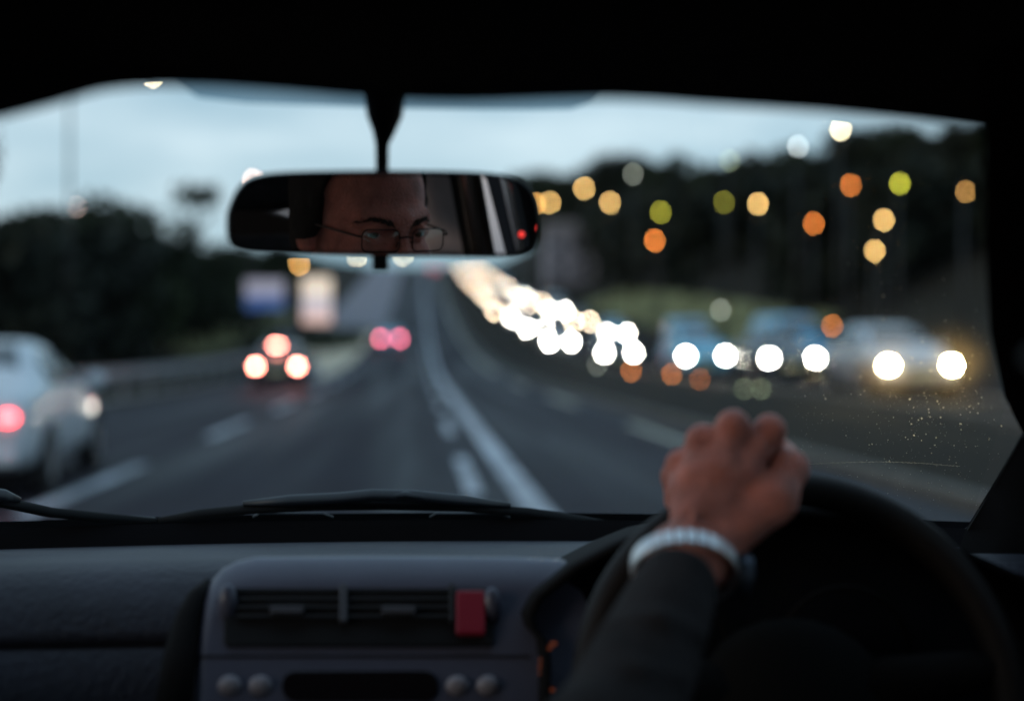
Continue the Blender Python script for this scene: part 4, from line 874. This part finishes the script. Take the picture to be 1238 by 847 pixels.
def bodyfield():
    f = Field((-.04, .10, CZ-1.16), (.74, 1.40, CZ+.17), .0028)
    # head
    f.ell(hd(0, -10, 36), (.075, .095, .080)); f.ell(hd(0, 22, -22), (.061, .068, .084), .02); f.ell(hd(0, 34, -70), (.046, .050, .036), .02); f.ell(hd(0, 70, -94), (.018, .016, .015), .015)
    for s in (-1, 1):
        f.cap(hd(8*s, 88, 17), hd(44*s, 72, 19), .010, .008, .014); f.ell(hd(40*s, 58, -32), (.022, .022, .018), .02)
        f.ell(hd(31*s, 97, 0), (.0175, .015, .0125), .008, cut=True)
        f.cap(hd(17*s, 83, 1), hd(31*s, 88, 7), .0036, .0042, .003); f.cap(hd(31*s, 88, 7), hd(46*s, 78, 2), .0042, .0034, .003)
        f.cap(hd(18*s, 82, -3), hd(31*s, 85.5, -8.5), .003, .003, .003); f.cap(hd(31*s, 85.5, -8.5), hd(45*s, 77, -2), .003, .003, .003)
        f.ell(hd(79*s, -6, -6), (.007, .017, .030), .006); f.cap(hd(72*s, 2, -30), hd(72*s, 4, 18), .006, .005, .006)
        f.ell(hd(11*s, 101, -42), (.0075, .009, .0065), .006)
    f.cap(hd(0, 90, 6), hd(0, 113, -36), .0075, .0095, .008); f.cap(hd(0, 92, -44), hd(0, 112, -38), .008, .009, .006)
    f.cap(hd(-20, 88, -63), hd(0, 95, -60), .004, .0055, .004); f.cap(hd(20, 88, -63), hd(0, 95, -60), .004, .0055, .004)
    f.cap(hd(-17, 87, -68), hd(0, 94, -70), .004, .006, .004); f.cap(hd(17, 87, -68), hd(0, 94, -70), .004, .006, .004)
    # neck, trunk
    f.cap(hd(0, -18, -60), hd(0, -55, -170), .052, .058, .03)
    ch = qq(.315, .39, -.36); f.ell(ch, (.165, .105, .20), .05); f.ell(qq(.315, .34, -.56), (.155, .11, .17), .06)
    f.cap(SH[-1], SH[1], .060, .060, .05); f.cap(SH[-1]+np.array((.05, 0, .03)), qq(.30, .43, -.15), .035, .04, .04); f.cap(SH[1]+np.array((-.05, 0, .03)), qq(.33, .43, -.15), .035, .04, .04)
    # arms
    f.cap(SH[-1], EL, .055, .036, .01); f.chain([EL, EL*.6+WL*.4, WL], [.036, .035, .025], .01); f.cap(WL+np.array((-.010, 0, 0)), WL+np.array((.012, .0, 0)), .022, .022, .015)
    f.cap(SH[1], ER, .055, .042, .03); f.chain([ER, ER*.6+WRr*.4, WRr], [.042, .043, .026], .02)
    # legs
    for s in (-1, 1):
        hp = qq(.315+s*.09, .36, -.60); kn = qq(.315+s*.12, .84, -.52); an = qq(.315+s*.10, 1.10, -.86)
        f.cap(hp, kn, .085, .058, .04); f.cap(kn, an, .058, .040, .03); f.cap(an, an+np.array((0, .14, -.01)), .04, .03, .03)
    # left hand over the top of the rim
    mcp = [WW(823, 562, 1.118), WW(849, 534, 1.106), WW(886, 517, 1.100), WW(930, 521, 1.108)]
    fing = [[WW(815, 575, 1.158), WW(818, 606, 1.180), WW(826, 624, 1.164)], [WW(843, 552, 1.158), WW(845, 588, 1.190), WW(850, 610, 1.173)], [WW(884, 536, 1.158), WW(884, 574, 1.196), WW(884, 602, 1.180)], [WW(930, 532, 1.158), WW(930, 566, 1.194), WW(926, 590, 1.178)]]
    hand(f, mcp, WL+np.array((.004, .008, .014)), fing, [WW(880, 645, 1.073), WW(936, 604, 1.083), WW(956, 566, 1.103), WW(950, 548, 1.143)])
    # right hand round the rim, low on its right side
    T = np.array((math.sin(R(28)), 0, math.cos(R(28)))); U = np.array((math.cos(R(28)), 0, -math.sin(R(28)))); B = np.array((0., -1., 0.))
    mcp = [RG-T*.033+U*.03+B*.035+T*.022*i for i in range(4)]
    fing = [[m_+U*.006-B*.042, m_-U*.012-B*.062, m_-U*.033-B*.055] for m_ in mcp]
    hand(f, mcp, WRr, fing, [WRr*.6+RG*.4+B*.02, RG-U*.012+B*.028+T*.01, RG-U*.02+B*.02+T*.038, RG-U*.012+B*.01+T*.055])
    return f
bf = bodyfield()
drv = empty('person', qq(.315, .35, -.68), 0, label='driver in dark sleeves and thin glasses, one hand on top of the steering wheel', cat='person')
off = qq(.315, .35, -.68)
bf.build('body', skin, drv, off)
# sweater: sleeves end just below the watch
f = Field((-.06, .10, CZ-.80), (.74, 1.16, CZ-.05), .005)
f.ell(qq(.315, .39, -.36), (.175, .115, .21), .05); f.ell(qq(.315, .34, -.56), (.165, .12, .18), .06); f.cap(SH[-1], SH[1], .069, .069, .05)
f.cap(SH[-1]+np.array((.05, 0, .03)), qq(.30, .43, -.15), .043, .048, .04); f.cap(SH[1]+np.array((-.05, 0, .03)), qq(.33, .43, -.15), .043, .048, .04)
cuff = WL+(EL-WL)*.125
f.cap(SH[-1], EL, .063, .050, .03); f.chain([EL, EL*.6+cuff*.4, cuff], [.050, .044, .0315], .02); f.cap(SH[1], ER, .063, .050, .03); f.chain([ER, ER*.6+WRr*.4, WRr+(ER-WRr)*.2], [.050, .048, .034], .015)

for t_, s_ in ((.25, .2), (.45, -.25), (.62, .15), (.8, -.1)):
    c_ = EL*(1-t_)+cuff*t_+np.array((0, -.036+.008*t_, .018)); f.cap(c_+np.array((-.032, .012, -.03*s_-.006)), c_+np.array((0, 0, .004)), .004, .006, .010); f.cap(c_+np.array((0, 0, .004)), c_+np.array((.032, .012, .03*s_-.006)), .006, .003, .010)
f.build('sweater', shirtm, drv, off)
f = Field((.05, .10, CZ-1.16), (.60, 1.32, CZ-.40), .006)
for s in (-1, 1):
    hp = qq(.315+s*.09, .36, -.60); kn = qq(.315+s*.12, .84, -.52); an = qq(.315+s*.10, 1.10, -.86); f.cap(hp, kn, .095, .068, .04); f.cap(kn, an+(kn-an)*.1, .068, .05, .03)
f.ell(qq(.315, .34, -.62), (.172, .128, .12), .05)
f.build('trousers', trousm, drv, off)
hairm = mat('dark_hair', (.016, .012, .010), .7, noise=.4, scale=90, bump=.8, spec=.3)
f = Field((HX-.12, HY-.14, HZ-.12), (HX+.12, HY+.12, HZ+.16), .003)
f.ell(hd(0, -14, 40), (.083, .101, .085), .01); f.ell(hd(0, -50, -20), (.068, .062, .07), .02)
f.ell(hd(0, 74, 24), (.084, .098, .080), .008, cut=True); f.ell(hd(0, 40, -60), (.12, .075, .07), .008, cut=True)
for s in (-1, 1): f.cap(hd(74*s, 18, 30), hd(74*s, 12, -10), .008, .005, .008); f.ell(hd(80*s, -8, 2), (.0085, .024, .028), .006)
f.build('hair', hairm, drv, off)
def ppart(mb, name, m, parent=drv, **k):
    mb.v = [tuple(np.array(p)-off) for p in mb.v]; return mb.build(name, m, parent, **k)
eyem = mat('eye_white', (.42, .38, .36), .35, noise=0); irm = mat('iris', (.06, .035, .02), .08, noise=0)
for s in (-1, 1):
    m = MB(); m.ball(hd(31*s, 74.5, 0), .0118, 20, 14); ev = ppart(m, 'eye', eyem, smooth=True)
    gz = Vector((-.12, 1, .02)).normalized(); c = Vector(hd(31*s, 74.5, 0))
    m = MB(); m.ball(c+gz*.0088, (.0064, .0040, .0064), 16, 10); ppart(m, 'iris', irm, ev, smooth=True)
    m = MB(); rg = random.Random(8); bp = [np.array(hd(*c)) for c in ((10*s, 95, 12), (24*s, 94, 16.5), (38*s, 85, 18), (51*s, 72, 13))]
    for k in range(150):
        u = rg.random()*2.99; i_ = int(u); a_ = bp[i_]*(1-u+i_)+bp[i_+1]*(u-i_)+np.array((0, rg.uniform(0, .002), rg.uniform(-.0045, .0035)*(1-.25*u))); dd = (bp[i_+1]-bp[i_]); dd = dd/np.linalg.norm(dd)
        m.tube([a_, a_+dd*.006+np.array((0, .0012, rg.uniform(-.001, .003))), ], [.00055, .0002], 4)
    ppart(m, 'eyebrow', mat('brow_hair', (.03, .018, .012), .8, noise=0), smooth=False)
# glasses
gfr = mat('glasses_wire', (.03, .02, .02), .3, .8, noise=0)
glm = bpy.data.materials.new('lens'); glm.use_nodes = True; nt = glm.node_tree; nt.nodes.clear()
out = N('ShaderNodeOutputMaterial'); tr = N('ShaderNodeBsdfTransparent'); gl = N('ShaderNodeBsdfGlossy'); gl.inputs['Roughness'].default_value = .03; gl.inputs[0].default_value = (.75, 1, .85, 1)
fr = N('ShaderNodeFresnel'); fr.inputs[0].default_value = 1.45; m1 = N('ShaderNodeMixShader'); L(fr.outputs[0], m1.inputs[0]); L(tr.outputs[0], m1.inputs[1]); L(gl.outputs[0], m1.inputs[2]); L(m1.outputs[0], out.inputs[0])
def gpt(s, a, b): x = s*(33+a); return hd(x, 106-abs(x)*.13-b*.05, -5+b)
gl_ = None
for s in (-1, 1):
    lp = rrect(-24, -14, 24, 13, 8, 4); m = MB(); m.tube([gpt(s, a, b) for a, b in lp], .0008, 6, closed=True)
    o = ppart(m, 'glasses' if gl_ is None else 'rim', gfr, drv if gl_ is None else gl_)
    if gl_ is None: gl_ = o
    m = MB(); m.grid([[np.array(gpt(s, a*k_, -.5+(b+.5)*k_))+np.array((0, .0045*(1-k_*k_), 0)) for a, b in lp+[lp[0]]] for k_ in (.97, .8, .6, .4, .2, .01)]); ppart(m, 'lens', glm, gl_, smooth=True)
    m = MB(); m.tube([gpt(s, 24, 5), gpt(s, 30, 5.5), hd(70*s, 82, 2), hd(76*s, 20, 2), hd(78*s, -8, 4), hd(78*s, -22, -14)], [.0013]*4+[.0016, .0016], 6); ppart(m, 'temple_arm', gfr, gl_)
    m = MB(); m.tube([gpt(s, -22, -2), hd(8*s, 100, -8), hd(8.5*s, 98, -14)], .0008, 5); ppart(m, 'nose_pad', gfr, gl_)
m = MB(); m.tube([gpt(-1, -23, 3), hd(0, 108, 0), gpt(1, -23, 3)], .0011, 6); ppart(m, 'bridge', gfr, gl_)
# wrist watch, silver link bracelet
ax = Vector(WL-EL).normalized(); wc = Vector(WL)-ax*.015; ax = Vector((ax.x*.2, ax.y, ax.z)).normalized(); a1 = Vector((1, 0, 0)); a1 = (a1-ax*a1.dot(ax)).normalized(); b1 = ax.cross(a1)
silver = mat('watch_steel', (.75, .78, .80), .28, .55, noise=.05)
m = MB(); nl = 29
for k in range(nl):
    a = 2*math.pi*k/nl; rx, ry = .0385, .0295; c = wc+a1*math.cos(a)*rx+b1*math.sin(a)*ry; t = (-a1*math.sin(a)*rx+b1*math.cos(a)*ry).normalized(); nrm = ax.cross(t)
    M_ = Matrix((t, ax, nrm)).transposed(); m.box(c, (.0068, .015, .0028), M_)
wt = ppart(m, 'watch', silver, bevel=.0007)
a = R(8); c = wc+a1*math.cos(a)*.043+b1*math.sin(a)*.034; nrm = (a1*math.cos(a)+b1*math.sin(a)).normalized()
m = MB(); m.tube([c-nrm*.003, c+nrm*.004, c+nrm*.0055], [.017, .017, .0155], 24); ppart(m, 'watch_case', mat('dark_steel', (.08, .10, .13), .3, .7, noise=0), wt, smooth=False)
